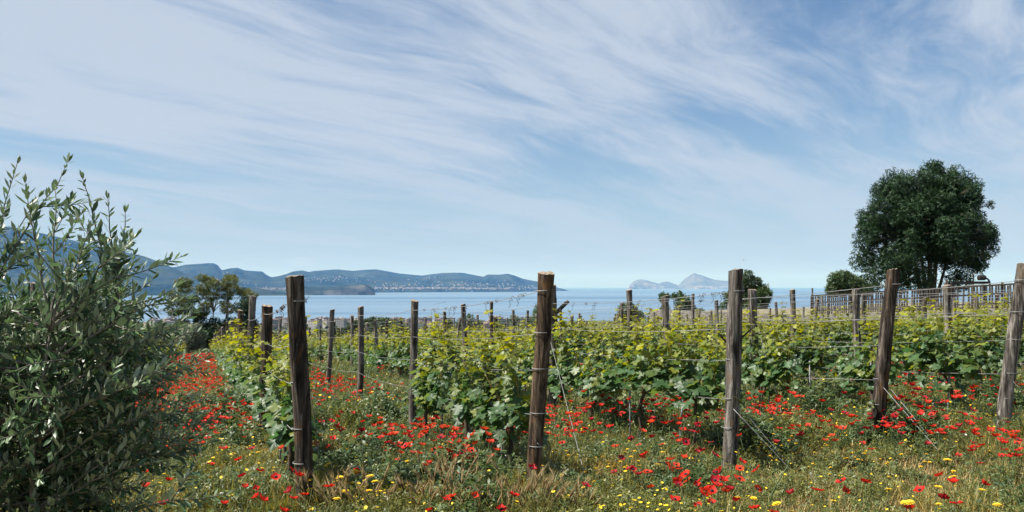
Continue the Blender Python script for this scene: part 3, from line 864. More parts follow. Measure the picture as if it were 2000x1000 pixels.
def build_posts():
    for k, (e, tp) in enumerate(zip(ENDS, TOP_PX)):
        h = CAMZ + (560 - tp[1]) / F * e[1] - e[2]
        lx = ((tp[0] - 1000) / F * e[1] - e[0]) / h
        ly = -0.02 if k < 3 else -0.07
        lx = ((tp[0] - 1000) / F * (e[1] + ly * h) - e[0]) / h
        me = post_mesh(h, RAD[k], 40 + k, (lx, ly), nth=26, nz=54, taper=(0.0, -0.02, 0.06, 0.05, 0.06)[k], material=('post', 'post_warm', 'post_grey', 'post', 'post_grey')[k], rough=(0.7, 0.8, 1.0, 0.95, 0.6)[k], flare=0.8)
        o = link('vineyard_post', me, loc=e)
        tag(o, POST_NAMES[k] + f', {olive_row(k + 2)}', 'post', 'end posts of the vine rows')
        for q, z in enumerate((0.42,) + WIRE_Z):
            c = (lx * z, ly * z, z)
            v, f = ring_geo(c, RAD[k] * 1.07, seed=k * 7 + q, turns=2.2 if z > 1.5 else 1.3, wr=0.0026)
            link('wire_tie', np_mesh('wire_tie', v, f, [M['wire']]), o)
        if k == 2:
            for (z, a, ln) in ((1.13, 2.9, 0.075), (1.16, 0.1, 0.09)):
                b = np.array([lx * z + 0.055 * math.cos(a), ly * z + 0.055 * math.sin(a), z]); d = np.array([math.cos(a), -0.2, 0.75])
                q = np.linspace(0, 1, 5)[:, None]
                v, f = tube(b + d * ln * q + np.array([0, 0, 0.02]) * q * q, np.linspace(0.011, 0.004, 5), 6)
                link('branch_stub', np_mesh('branch_stub', v, f, [M['post']]), o)
        post_at[(k + 1, 0)] = (e, (lx, ly), RAD[k], h)
    # posts along every row, under four metres apart
    n = 0
    special = {(1, 1): (1.62, 0.062), (2, 1): (1.64, 0.046), (2, 2): (1.68, 0.050), (2, 3): (1.76, 0.048), (3, 1): (1.76, 0.060), (3, 2): (1.68, 0.042), (4, 1): (1.62, 0.05), (5, 1): (1.66, 0.06), (6, 1): (1.62, 0.055), (7, 1): (1.68, 0.06)}
    meshes = [post_mesh(1.74 + 0.1 * math.sin(s * 1.7), 0.040 + 0.004 * (s % 5), 300 + s, (rng.normal() * 0.03, rng.normal() * 0.03), nth=10, nz=14, material='post_grey' if s % 3 else 'post') for s in range(12)]
    for k, st in enumerate(ROWS):
        j = 1 if 1 <= k <= 5 else 0
        while True:
            p = st + DV * (3.64 * j)
            if p[1] > 75: break
            z = float(zg(*p))
            if in_field(*p):
                hh = 1.62
                if (k, j) in special:
                    hh, rr = special[(k, j)]
                    lean = (rng.normal() * 0.03, rng.normal() * 0.02)
                    if (k, j) == (2, 3): lean = (0.08, 0)
                    if (k, j) == (2, 2): lean = (0.03, 0)
                    me = post_mesh(hh, rr, 500 + k * 10 + j, lean, nth=16, nz=26, material='post' if (k, j) == (1, 1) else 'post_grey', rough=1.0)
                else:
                    me = meshes[n % 12]; n += 1; lean = None
                if seen(*p, pad=60):
                    o = link('vineyard_post', me, loc=(p[0], p[1], z))
                    if lean is None: o.rotation_euler = (0, 0, rng.uniform(0, 6.28)); o.scale = (1, 1, rng.uniform(0.93, 1.07))
                    tag(o, f'weathered wooden post, {ordinal(j + 1)} along the {olive_row(k + 1)}', 'post', 'wooden posts along the vine rows')
                    if (k, j) == (3, 1):
                        q = np.linspace(0, 1, 6)[:, None]
                        v, f = tube(np.array([0.03 + lean[0] * 1.45, lean[1] * 1.45, 1.40]) + np.array([0.17, -0.05, 0.17]) * q, np.linspace(0.026, 0.023, 6), 8)
                        link('branch_stub', np_mesh('branch_stub', v, f, [M['post_grey']]), o)
                post_at[(k, j)] = ((p[0], p[1], z), (0, 0), 0.035, hh)
            j += 1


build_posts()


def build_wires():
    names = ['lowest', 'second lowest', 'second highest', 'highest']
    for k in range(len(ROWS)):
        idx = sorted(j for (a, j) in post_at if a == k)
        for w, wz in enumerate(WIRE_Z):
            if len(idx) < 2: continue
            P = []
            for a, j in enumerate(idx):
                f, ln, rad, h = post_at[(k, j)]
                z = wz if j == 0 else min(wz, h - 0.06) + 0.012 * math.sin(j * 3 + k)
                c = np.array([f[0] + ln[0] * z - PX * rad, f[1] + ln[1] * z - PY * rad, f[2] + z])
                if P:
                    pr = P[-1]
                    for q in (0.25, 0.5, 0.75): P.append(pr + (c - pr) * q - np.array([0, 0, 0.035 * 4 * q * (1 - q)]))
                P.append(c)
            P = np.array(P)
            o = link('trellis_wire', np_mesh('trellis_wire', *tube(P, 0.0021 + 0.0006 * (w == 3), 4), [M['wire']]))
            tag(o, f'{names[w]} trellis wire strung along the {olive_row(k + 1)}', 'wire', 'trellis wires between the posts')
            if w == 3 and k in (1, 2, 3, 4):
                # last year's dry tendrils still wound round the top wire
                r = np.random.default_rng(60 + k)
                for q in range(13):
                    f = r.beta(0.9, 2.2) * 5.4; a = int(f); c = P[a] + (P[a + 1] - P[a]) * (f - a)
                    n = 9; t = np.linspace(0, 1, n); d = unit(P[a + 1] - P[a]); ln = r.uniform(0.05, 0.13)
                    pts = c + d * (t * ln)[:, None] + np.stack([0.012 * np.cos(t * 14), 0.012 * np.sin(t * 14), 0.014 * np.sin(t * 11) - (r.random() < 0.4) * 0.06 * t * t], 1)
                    link('dried_tendril', np_mesh('dried_tendril', *tube(pts, 0.0019, 4), [M['vine_bark']]), o)
    # guy wires from the end posts to ground anchors in front of them
    anchors = [(624, 952), (1125, 925), (1590, 925), (1872, 886), (2085, 842)]
    for k, a in enumerate(anchors):
        f, ln, rad, h = post_at[(k + 1, 0)]; g0 = gpx(*a, 0.12) - [0, 0, 0.0]
        zt = 0.46 if k < 2 else 0.60
        s = np.array([f[0] + ln[0] * zt, f[1] + ln[1] * zt - rad, f[2] + zt])
        q = np.linspace(0, 1, 7)[:, None]
        o = link('guy_wire', np_mesh('guy_wire', *tube(s + (g0 + [0, 0, -0.05] - s) * q, 0.0028, 5), [M['wire']]))
        tag(o, f'taut pale guy wire running to the ground from the {POST_NAMES[k].split(" with")[0]}', 'wire', 'guy wires of the end posts')
        s2 = s + np.array([rad * 0.9, rad, 0.03])
        mid = s + (g0 - s) * 0.62
        link('second_strand', np_mesh('second_strand', *tube(s2 + (mid - s2) * q, 0.0022, 5), [M['wire']]), o)
        link('anchor_rod', np_mesh('anchor_rod', *tube(np.array([g0 + [0.01, -0.02, -0.2], g0, g0 + [-0.02, 0.02, 0.12]]), 0.007, 6), [M['stake']]), o)
    f, ln, rad, h = post_at[(1, 0)]
    s = np.array([f[0] + ln[0] * 1.42 + 0.02, f[1] + ln[1] * 1.42 - rad, f[2] + 1.42]); e = gpx(628, 955, 0.12) + [0, 0, 0.08]
    q = np.linspace(0, 1, 7)[:, None]
    tag(link('hanging_wire', np_mesh('hanging_wire', *tube(s + (e - s) * q + np.array([0.02, 0, 0]) * np.sin(q * 3.1), 0.0032, 5), [M['wire']])), 'long pale wire hanging down from the top of the blackish end post', 'wire')
    for k, (xa, ya, xb, yb) in enumerate(((1092, 640, 1160, 965), (1505, 650, 1545, 850), (1905, 640, 1935, 730))):
        e = gpx(xb, yb, 0.12); st = ROWS[k + 3] + DV * 3.0
        row = (3, 5, 7)[k]; f, ln, rad, h = post_at.get((row, 1), post_at[(3, 1)])
        s = np.array([f[0] - 0.02, f[1] - 0.06, f[2] + 1.1])
        tag(link('guy_wire', np_mesh('guy_wire', *tube(s + (e - s) * q, 0.0026, 5), [M['wire']])), f'thin slanting brace wire from the second post of the {olive_row(row + 1)}', 'wire', 'brace wires inside the rows')


build_wires()


# =================================================================== OLIVE BUSH
def build_olive():
    r = np.random.default_rng(11)
    ax, ay = -2.02, 3.42; gz = float(zg(ax, ay))
    prof_z = np.array([0.05, 0.4, 0.71, 0.93, 1.14, 1.35, 1.565, 1.735, 1.99, 2.22]); prof_r = np.array([0.36, 0.5, 0.60, 0.70, 0.80, 0.84, 0.70, 0.45, 0.24, 0.05])
    wood, Lf, buds = Geo(), [], Geo()
    root = bpy.data.objects.new('olive_bush', None); COL.objects.link(root); root.location = (ax, ay, gz)
    tag(root, 'bushy young olive tree with narrow silvery leaves beside the poppy lane', 'olive tree')
    stems = []
    for k in range(7):
        a = k * 0.9 + r.normal() * 0.2; n = 12; t = np.linspace(0, 1, n); hh = r.uniform(1.3, 1.66); sp = r.uniform(0.12, 0.42)
        P = np.stack([math.cos(a) * (0.05 + sp * t ** 1.1) + 0.02 * np.sin(t * 7 + k), math.sin(a) * (0.05 + sp * t ** 1.1) + 0.02 * np.cos(t * 6 + k), -0.1 + (hh + 0.1) * t], 1)
        stems.append(P); wood.add(*tube(P, np.linspace(0.019, 0.004, n), 7))

    def leafy(P, dens=0.020, f0=0.2, size=0.056):
        """opposite pairs of leaves along a twig"""
        seg = np.linalg.norm(np.diff(P, axis=0), axis=1); cum = np.concatenate([[0], np.cumsum(seg)]); tot = cum[-1]
        d = tot * f0; roll = r.uniform(0, 3.14); i = 0
        while d < tot:
            pos = np.array([np.interp(d, cum, P[:, c]) for c in range(3)]); j = min(len(P) - 2, int(np.searchsorted(cum, d)) - 1 if d > 0 else 0); j = max(j, 0)
            tg = unit(P[j + 1] - P[j]); side = unit(np.cross(tg, [math.cos(roll), math.sin(roll), 0.3])); f = d / tot
            for sg in (-1, 1):
                if r.random() < 0.1: continue
                tip = tg * r.uniform(0.5, 1.1) + side * sg * r.uniform(0.5, 1.0) + r.normal(size=3) * 0.18
                nrm = np.cross(side, tg) * sg * 0.3 + np.array([0, 0, 0.8]) + r.normal(size=3) * 0.35 + tg * 0.2
                Lf.append((pos, tip, nrm, size * r.uniform(0.7, 1.2) * (1 - 0.45 * max(0, f - 0.7) / 0.3), float(np.clip(0.2 + 0.6 * max(0, f - 0.5) + r.normal() * 0.15, 0, 1))))
            roll += 1.57 + r.normal() * 0.2; d += dens * r.uniform(0.8, 1.3); i += 1
        tip = unit(P[-1] - P[-2])
        for sg in (-1, 0, 1):
            Lf.append((P[-1], tip + np.array([0.25 * sg, 0.1, 0.1]), r.normal(size=3) + [0, 0, 0.5], size * r.uniform(0.5, 0.8), 0.8))

    def spray(b, e, rad=0.006, twigs=3, size=0.056):
        n = 9; t = np.linspace(0, 1, n)[:, None]; ln = np.linalg.norm(e - b)
        bend = np.array([0, 0, 0.06 * ln]); P = b + (e - b) * t + bend * (np.sin(t * np.pi) * 0.7) + r.normal(size=(n, 3)) * 0.006
        wood.add(*tube(P, np.linspace(rad, 0.0014, n), 5)); leafy(P, size=size)
        for _ in range(twigs):
            q = r.integers(2, n - 2); d = unit((e - b) + r.normal(size=3) * ln * 0.75 + [0, 0, 0.03]) * r.uniform(0.12, 0.26)
            m = 6; u = np.linspace(0, 1, m)[:, None]; T = P[q] + d * u + np.array([0, 0, 0.03]) * u * u
            wood.add(*tube(T, np.linspace(0.0026, 0.001, m), 4)); leafy(T, f0=0.12, size=size)
            if r.random() < 0.24:
                for _ in range(14):
                    c = T[r.integers(1, 5)] + r.normal(size=3) * 0.016
                    v, f = tube(np.array([c - [0, 0, 0.003], c, c + [0, 0, 0.003]]), [0.0014, 0.0034, 0.0014], 5); buds.add(v, f)

    for k in range(270):
        z = 0.1 + 1.60 * r.random() ** 0.9; R_ = np.interp(z, prof_z, prof_r); a = r.uniform(0, 2 * math.pi)
        rad = R_ * math.sqrt(r.uniform(0.2, 1.02))
        e = np.array([math.cos(a) * rad, math.sin(a) * rad, z]); S = stems[r.integers(0, 7)]
        zi = z - r.uniform(-0.04, 0.30); b = S[int(np.argmin(abs(S[:, 2] - max(zi, 0.15))))]
        if np.linalg.norm(e - b) < 0.12: continue
        spray(b, e, 0.0042, 3)
    # sprays that reach out of the outline: top shoots and the side that faces the lane
    for (x, y, d) in ((38, 322, 3.35), (130, 322, 3.3), (165, 350, 3.3), (242, 412, 3.3), (210, 385, 3.4), (258, 470, 3.2), (262, 520, 3.2), (300, 545, 3.15), (345, 560, 3.1), (300, 590, 3.2), (395, 690, 3.05), (400, 700, 3.2), (350, 640, 3.2), (372, 770, 3.1), (350, 830, 3.2), (440, 965, 3.0), (300, 900, 3.1), (320, 850, 3.3), (10, 400, 3.3), (70, 385, 3.3), (110, 370, 3.2), (330, 720, 3.0), (180, 430, 3.1), (60, 420, 3.0)):
        e = np.array([(x - 1000) / F * d - ax, d - ay, CAMZ + (560 - y) / F * d - gz]); zi = e[2] - 0.30
        S = stems[int(np.argmin([abs(s[-1, 0] - e[0] * 0.6) + abs(s[-1, 1] - e[1]) for s in stems]))]; b = S[int(np.argmin(abs(S[:, 2] - max(0.2, zi))))]
        spray(b, e, 0.006, 2, 0.058)
    tag(link('trunk', wood.mesh('olive_wood', [M['olive_bark']]), root), label='grey forked stems and twigs', kind='stuff')
    if buds.n: tag(link('flower_buds', buds.mesh('olive_buds', [M['olive_bud']]), root), kind='stuff')
    cl = np.array([cam.location[0] - ax, -ay, CAMZ - gz])
    order = sorted(range(len(Lf)), key=lambda i: np.linalg.norm(Lf[i][0] - cl)); vis = []
    for i in order:
        w = Lf[i][0] + [ax, ay, gz]; px = 1000 + F * w[0] / w[1]; py = 560 + F * (CAMZ - w[2]) / w[1]
        if px > 5 and py < 990: vis.append(i)
        if len(vis) >= 300: break
    ss = set(vis); g = Geo(); add_leaves(g, OL, *leaf_arrays([l for i, l in enumerate(Lf) if i not in ss]))
    tag(link('foliage', g.mesh('olive_foliage', [M['olive_leaf']]), root), kind='stuff')
    ones = [[np_mesh('olive_leaf', v, f, [M['olive_leaf']], np.full(len(v), t)) for t in (0.1, 0.35, 0.7)] for v, f in OL]
    pos, Rm, size, tint = leaf_arrays([Lf[i] for i in vis])
    for a in range(len(vis)):
        o = link('leaf', ones[a % 3][0 if tint[a] < 0.22 else 1 if tint[a] < 0.5 else 2], root)
        o.matrix_basis = Matrix.Translation(pos[a].tolist()) @ Matrix(Rm[a].tolist()).to_4x4() @ Matrix.Scale(float(size[a]), 4)
    print('olive leaves', len(Lf))


build_olive()


# =================================================================== TREES
def tree(name, label, cat, foot, trunks, clumps, per, leaf, lmat, bmat='bark', seed=0, flat=1.0, group=None, limb=0.05, leaf_t=CL, hollow=0.35):
    """trunks = [(dx, dy, height, radius)], clumps = [(x, y, z, r)] relative to the foot"""
    r = np.random.default_rng(seed); w, g = Geo(), Geo(); TP = []
    for (dx, dy, h, rad) in trunks:
        n = 9; t = np.linspace(0, 1, n)
        P = np.stack([dx * (0.25 + 0.75 * t) + 0.04 * h * 0.3 * np.sin(t * 5 + dx), dy * (0.25 + 0.75 * t), -0.3 + (h + 0.3) * t], 1)
        w.add(*tube(P, np.linspace(rad, rad * 0.45, n), 8)); TP.append(P)
    allT = np.concatenate([p[4:] for p in TP])
    for (x, y, z, cr) in clumps:
        c = np.array([x, y, z]); b = allT[np.argmin(np.linalg.norm(allT - (c - [0, 0, 0.6 * cr + 0.2]), axis=1))]
        n = 6; t = np.linspace(0, 1, n)[:, None]; P = b + (c - b) * t + np.array([0, 0, 0.12 * np.linalg.norm(c - b)]) * np.sin(t * np.pi)
        w.add(*tube(P, np.linspace(limb, limb * 0.22, n), 5))
        for _ in range(4):
            e = c + r.normal(size=3) * cr * 0.55; w.add(*tube(np.array([P[3], (P[3] + e) / 2 + [0, 0, 0.03], e]), [limb * 0.3, limb * 0.2, limb * 0.1], 4, False))
        k = int(per * (cr ** 2) * r.uniform(0.8, 1.2)); d = unit(r.normal(size=(k, 3))); rad = cr * (hollow + (1 - hollow) * r.random(k) ** 0.5) * (1 + 0.12 * r.normal(size=k) * (r.random(k) < 0.25))
        pos = c + d * rad[:, None] * np.array([1, 1, flat]); tip = d + r.normal(size=(k, 3)) * 0.6; nrm = np.array([0, 0, 0.8]) + d * 0.5 + r.normal(size=(k, 3)) * 0.45
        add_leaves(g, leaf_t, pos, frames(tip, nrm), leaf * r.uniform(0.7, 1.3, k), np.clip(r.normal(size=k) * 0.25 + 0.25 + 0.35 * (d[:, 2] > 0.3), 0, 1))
    root = bpy.data.objects.new(name, None); COL.objects.link(root); root.location = [float(q) for q in foot]
    tag(root, label, cat, group)
    tag(link('trunk', w.mesh('tree_trunk', [M[bmat]]), root), kind='stuff')
    tag(link('crown', g.mesh('tree_crown', [M[lmat]]), root), kind='stuff')
    return root


def blob(r, n, sx, sy, z0, z1, cr, top=1.0, shell=0.0):
    """clump centres filling an uneven round crown"""
    out = []; zc, hz = (z0 + z1) / 2, (z1 - z0) / 2
    while len(out) < n:
        d = unit(r.normal(size=3)); q = r.uniform(shell, 1) ** 0.5
        if d[2] < -0.75: continue
        k = 1 + 0.12 * math.sin(3 * math.atan2(d[1], d[0]) + 4 * d[2])
        out.append((d[0] * sx * q * k, d[1] * sy * q * k, zc + d[2] * hz * q * k, cr * r.uniform(0.7, 1.25)))
    return out


def at(px, d, z=None):
    x = (px - 1000) / F * d
    return np.array([x, d, float(zg(x, d)) if z is None else z])


def zpx(py, d): return CAMZ + (560 - py) / F * d


r0 = np.random.default_rng(21)
TERR = 0.75            # level of the terrace behind the wall


# terrace, wall and fence -------------------------------------------------------------
def build_terrace():
    def pt(u, v): return WALL_A + WU * u + WN * v
    us = np.linspace(-4, 46, 60); vs = np.array([0.02, 0.3, 1, 2, 4, 8, 14, 20, 26, 32, 38])
    G = np.zeros((len(vs), len(us), 3))
    for j, v in enumerate(vs):
        for i, u in enumerate(us):
            p = pt(u, v); z = wall_top(u) - 0.06 + 0.015 * v + 0.05 * math.sin(u * 0.9 + v * 0.7)
            e = max(0, v - 26) / 12; e2 = max(0, -u - 1) / 3
            z = z - 7 * e ** 1.5 - 3.0 * e2
            G[j, i] = (*p, z)
    nx = len(us); i = (np.arange(len(vs) - 1)[:, None] * nx + np.arange(nx - 1)[None, :]).ravel()
    m = rough_mat('terrace_soil', [(0.3, (0.10, 0.085, 0.06)), (0.5, (0.22, 0.19, 0.13)), (0.7, (0.12, 0.13, 0.06))], nscale=1.5, bump=0.5, bdist=0.05)
    tag(link('terrace', np_mesh('terrace', G.reshape(-1, 3), np.stack([i, i + 1, i + nx + 1, i + nx], 1), [m])), kind='structure')
    # dry stone retaining wall
    g = Geo(); n = 160; us = np.linspace(-4, 40, n); th = 0.42
    rows = 10; V = np.zeros((rows, n, 3)); rr = np.random.default_rng(3)
    for a in range(rows):
        for b, u in enumerate(us):
            p0_ = pt(u, -th); zb = float(zg(*p0_)) - 0.2; zt = wall_top(u)
            f = a / (rows - 1); k = 0.05 * mnoise.noise(Vector((u * 3.2, f * 6, 1.0))) + 0.05 * f
            q = pt(u, -th + 0.05 + k); V[a, b] = (q[0], q[1], zb + (zt - zb) * f + 0.02 * mnoise.noise(Vector((u * 2, 3, f * 5))))
    back = V[-1].copy(); back[:, :2] += WN * (th + 0.05)
    V = np.concatenate([V, back[None]]); i = (np.arange(rows)[:, None] * n + np.arange(n - 1)[None, :]).ravel()
    m = rough_mat('dry_stone', [(0.28, (0.05, 0.045, 0.04)), (0.45, (0.14, 0.13, 0.115)), (0.7, (0.27, 0.25, 0.22))], (1, 1, 1.6), 5.0, rough=0.95, bump=0.9, bdist=0.05)
    o = link('terrace_wall', np_mesh('terrace_wall', V.reshape(-1, 3), np.stack([i, i + 1, i + n + 1, i + n], 1), [m], smooth=False))
    tag(o, 'low grey dry stone wall holding up the terrace under the picket fence', 'wall')


def wall_top(u):
    """top of the wall along its run: rises a little towards the near end"""
    return 0.20 + 0.057 * max(u - 8.3, 0)


build_terrace()


def build_fence():
    def pt(u, v=0.25): return WALL_A + WU * u + WN * v
    root = bpy.data.objects.new('picket_fence', None); COL.objects.link(root); p = pt(0); root.location = (p[0], p[1], wall_top(0))
    tag(root, 'grey weathered picket fence of narrow wooden slats on the stone wall', 'fence')
    wood = M['fence_wood']; ang = math.atan2(WU[1], WU[0]); H = 0.95
    pv, pf = box((0, 0, H / 2), (0.075, 0.02, H)); tip = np.array([[0, -0.01, H + 0.03], [0, 0.01, H + 0.03]])
    pf = np.concatenate([pf[:, [0, 1, 2]], pf[:, [0, 2, 3]]])
    slats = [np_mesh('slat', pv * [1, 1, s], pf, [wood], smooth=False) for s in (1.0, 0.97, 1.03)]
    rr = np.random.default_rng(4); k = 0
    u0, u1 = 8.3, 27.0
    for u in np.arange(u0, u1, 0.125):
        if rr.random() < 0.06: continue
        o = link('slat', slats[k % 3], root); k += 1
        q = pt(u, 0.25 + rr.normal() * 0.006); o.location = (q[0] - p[0], q[1] - p[1], wall_top(u) - wall_top(0) + 0.03 + rr.normal() * 0.012)
        o.rotation_euler = (0, rr.normal() * 0.018, ang)
    for a in np.arange(u0, u1 - 0.1, 2.4):
        b = min(a + 2.4, u1)
        for zz in (0.22, 0.62, 0.985):
            qa, qb = pt(a, 0.285), pt(b, 0.285); c = (qa + qb) / 2; ln = np.linalg.norm(qb - qa)
            v, f = box((0, 0, 0), (ln + 0.02, 0.035, 0.07)); o = link('rail', np_mesh('rail', v, np.concatenate([f[:, [0, 1, 2]], f[:, [0, 2, 3]]]), [wood], smooth=False), root)
            o.location = (c[0] - p[0], c[1] - p[1], wall_top((a + b) / 2) - wall_top(0) + zz); o.rotation_euler = (0, -math.atan2(wall_top(b) - wall_top(a), ln), ang)
        tall = 1.38 if int(a / 2.4) % 3 == 0 else 1.10
        q = pt(a, 0.33); v, f = tube(np.array([[0, 0, -0.3], [0, 0, tall * 0.5], [0.01, 0, tall]]), 0.045, 8)
        o = link('fence_post', np_mesh('fence_post', v, f, [M['post']]), root); o.location = (q[0] - p[0], q[1] - p[1], wall_top(a) - wall_top(0))


M['fence_wood'] = wood_mat('fence_wood', (0.014, 0.012, 0.011), (0.05, 0.044, 0.04), (0.11, 0.10, 0.09), (0.05, 0.038, 0.028))
build_fence()

# oak on the terrace
oak = at(1812, 47, 0); uo = 0.62
rr = np.random.default_rng(31)
top, bot = zpx(348, 47), zpx(562, 47)
OZ = zpx(578, 47) - 0.2
cl = blob(rr, 84, 2.65, 2.7, bot - OZ + 0.1, top - OZ - 0.1, 0.95)
cl += [(-0.9, -1.2, zpx(548, 47) - OZ, 0.8), (0.9, -1.3, zpx(552, 47) - OZ, 0.7), (-1.9, -0.6, zpx(546, 47) - OZ, 0.7), (-3.5, -0.5, zpx(455, 47) - OZ, 0.6), (3.5, 0.2, zpx(470, 47) - OZ, 0.75), (0.4, 0, zpx(328, 47) - OZ, 0.5), (2.4, -0.3, zpx(362, 47) - OZ, 0.6), (-2.6, 0.3, zpx(372, 47) - OZ, 0.6), (-2.9, 0, zpx(530, 47) - OZ, 0.7), (1.4, 0.1, zpx(345, 47) - OZ, 0.5)]
for (ox, oy) in ((1692, 440), (1684, 470), (1706, 400), (1738, 366), (1778, 348), (1818, 340), (1852, 352), (1886, 358), (1908, 392), (1928, 424), (1934, 462), (1930, 500), (1912, 520), (1868, 540), (1702, 505), (1718, 537), (1748, 552)):
    cl.append(((ox - 1812) / F * 47 + rr.normal() * 0.1, rr.normal() * 0.7, zpx(oy, 47) - OZ, rr.uniform(0.45, 0.85)))
for q in range(110):                          # sprigs that break the outline
    dd_ = unit(rr.normal(size=3)); 
    if dd_[2] < -0.7: continue
    zc_, hz_ = (top + bot) / 2 - OZ, (top - bot) / 2; ex = rr.uniform(0.95, 1.2)
    cl.append((dd_[0] * 3.1 * ex, dd_[1] * 3.0 * ex, zc_ + dd_[2] * hz_ * ex, rr.uniform(0.22, 0.42)))
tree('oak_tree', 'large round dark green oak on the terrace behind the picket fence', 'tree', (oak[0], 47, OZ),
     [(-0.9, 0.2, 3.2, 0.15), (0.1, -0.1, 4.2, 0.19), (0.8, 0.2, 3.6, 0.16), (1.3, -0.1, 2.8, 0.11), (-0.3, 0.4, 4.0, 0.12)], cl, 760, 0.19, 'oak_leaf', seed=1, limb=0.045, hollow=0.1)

# leafy tree behind the grey knotty end post
rr = np.random.default_rng(32); d = 58; b = at(1458, d)
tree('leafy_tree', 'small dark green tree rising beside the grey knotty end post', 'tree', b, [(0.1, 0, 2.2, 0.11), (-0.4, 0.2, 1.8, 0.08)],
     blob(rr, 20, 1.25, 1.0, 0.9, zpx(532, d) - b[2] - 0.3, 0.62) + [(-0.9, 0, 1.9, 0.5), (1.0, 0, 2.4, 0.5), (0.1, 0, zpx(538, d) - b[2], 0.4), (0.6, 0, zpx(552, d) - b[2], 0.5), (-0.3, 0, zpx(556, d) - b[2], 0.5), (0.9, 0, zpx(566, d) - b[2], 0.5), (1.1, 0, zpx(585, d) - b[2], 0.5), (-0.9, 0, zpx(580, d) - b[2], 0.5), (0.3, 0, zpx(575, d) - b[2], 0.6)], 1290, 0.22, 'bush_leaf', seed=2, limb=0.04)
rr = np.random.default_rng(33); d = 58; b = at(1318, d)
tree('leafy_shrub', 'dark leafy shrub with two upright sprays behind the vine rows', 'shrub', b, [(0, 0, 1.6, 0.07), (-0.5, 0, 1.3, 0.05), (0.6, 0, 1.5, 0.05)],
     blob(rr, 12, 1.8, 1.0, 0.6, zpx(588, d) - b[2], 0.55) + [(0.35, 0, zpx(574, d) - b[2] - 0.1, 0.28), (-0.75, 0, zpx(578, d) - b[2] - 0.1, 0.38), (-0.1, 0, zpx(576, d) - b[2] - 0.1, 0.22)], 1380, 0.23, 'bush_leaf', seed=3, limb=0.03)
rr = np.random.default_rng(34); d = 60; b = at(1232, d)
tree('leafy_shrub', 'low dark shrub standing between the field posts below the sea horizon', 'shrub', b, [(0, 0, 1.2, 0.05)], blob(rr, 9, 1.1, 0.9, 0.4, zpx(592, d) - b[2], 0.5), 1380, 0.22, 'bush_leaf', seed=4, limb=0.03)
rr = np.random.default_rng(35); d = 59; b = at(1398, d)
tree('leafy_shrub', 'green hedge-like shrub along the foot of the terrace wall', 'shrub', b, [(0, 0, 1.0, 0.05), (0.8, 0, 1.0, 0.05)], blob(rr, 12, 1.9, 0.9, 0.3, zpx(597, d) - b[2], 0.5), 1290, 0.21, 'bush_leaf', seed=5, limb=0.03)
rr = np.random.default_rng(36); d = 60; b = at(1662, d, TERR - 0.1)
tree('leafy_tree', 'round green tree looking over the picket fence near the oak', 'tree', b, [(0, 0, 1.4, 0.1), (0.5, 0.1, 1.2, 0.07)], blob(rr, 18, 1.6, 1.2, 0.4, zpx(540, d) - b[2], 0.6) + [(-1.4, 0, zpx(566, d) - b[2], 0.4), (1.8, 0, zpx(560, d) - b[2], 0.4)], 1260, 0.22, 'bush_leaf', seed=6, limb=0.035)

# the tall airy tree at the end of the poppy lane, its dark neighbour and a silvery bush
rr = np.random.default_rng(37); d = 76; b = at(412, d)
cl = []
for x, y in ((352, 560), (372, 548), (398, 543), (420, 540), (445, 538), (462, 546), (384, 566), (410, 558), (436, 556), (470, 566), (488, 573), (345, 585), (362, 578), (396, 580), (452, 575), (480, 590), (340, 606), (368, 600), (430, 590), (408, 604), (358, 625), (380, 612), (420, 575), (444, 600), (465, 600), (400, 592), (350, 570), (376, 588), (456, 560), (428, 548)):
    cl.append(((x - 412) / F * d, rr.normal() * 1.2, zpx(y, d) - b[2] - 0.2, rr.uniform(0.6, 0.95)))
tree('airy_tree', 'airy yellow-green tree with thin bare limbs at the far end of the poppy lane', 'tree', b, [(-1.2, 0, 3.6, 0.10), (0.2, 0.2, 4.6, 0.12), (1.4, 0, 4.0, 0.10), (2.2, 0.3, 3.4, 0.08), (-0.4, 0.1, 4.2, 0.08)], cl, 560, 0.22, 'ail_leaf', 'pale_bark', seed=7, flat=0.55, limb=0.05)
rr = np.random.default_rng(38)
b = at(405, 75)
tree('ivy_thicket', 'dark thicket of ivy under the airy yellow-green tree', 'shrub', b, [(0, 0, 1.5, 0.08)], blob(rr, 20, 2.1, 1.2, 0.4, zpx(604, 75) - b[2], 0.75), 500, 0.26, 'oak_leaf', seed=8, limb=0.03)
b = at(478, 73)
tree('leafy_tree', 'dark green tree between the airy tree and the first vine row', 'tree', b, [(0, 0, 2.2, 0.1)], blob(rr, 20, 1.15, 1.0, 0.5, zpx(590, 73) - b[2], 0.7), 600, 0.26, 'oak_leaf', seed=9, limb=0.04)
b = at(368, 70)
tree('silvery_shrub', 'round silvery grey shrub in front of the dark ivy thicket', 'shrub', b, [(0, 0, 1.0, 0.06)], blob(rr, 16, 1.1, 0.9, 0.4, zpx(636, 70) - b[2], 0.5), 900, 0.18, 'silver_leaf', 'pale_bark', seed=10, limb=0.03)

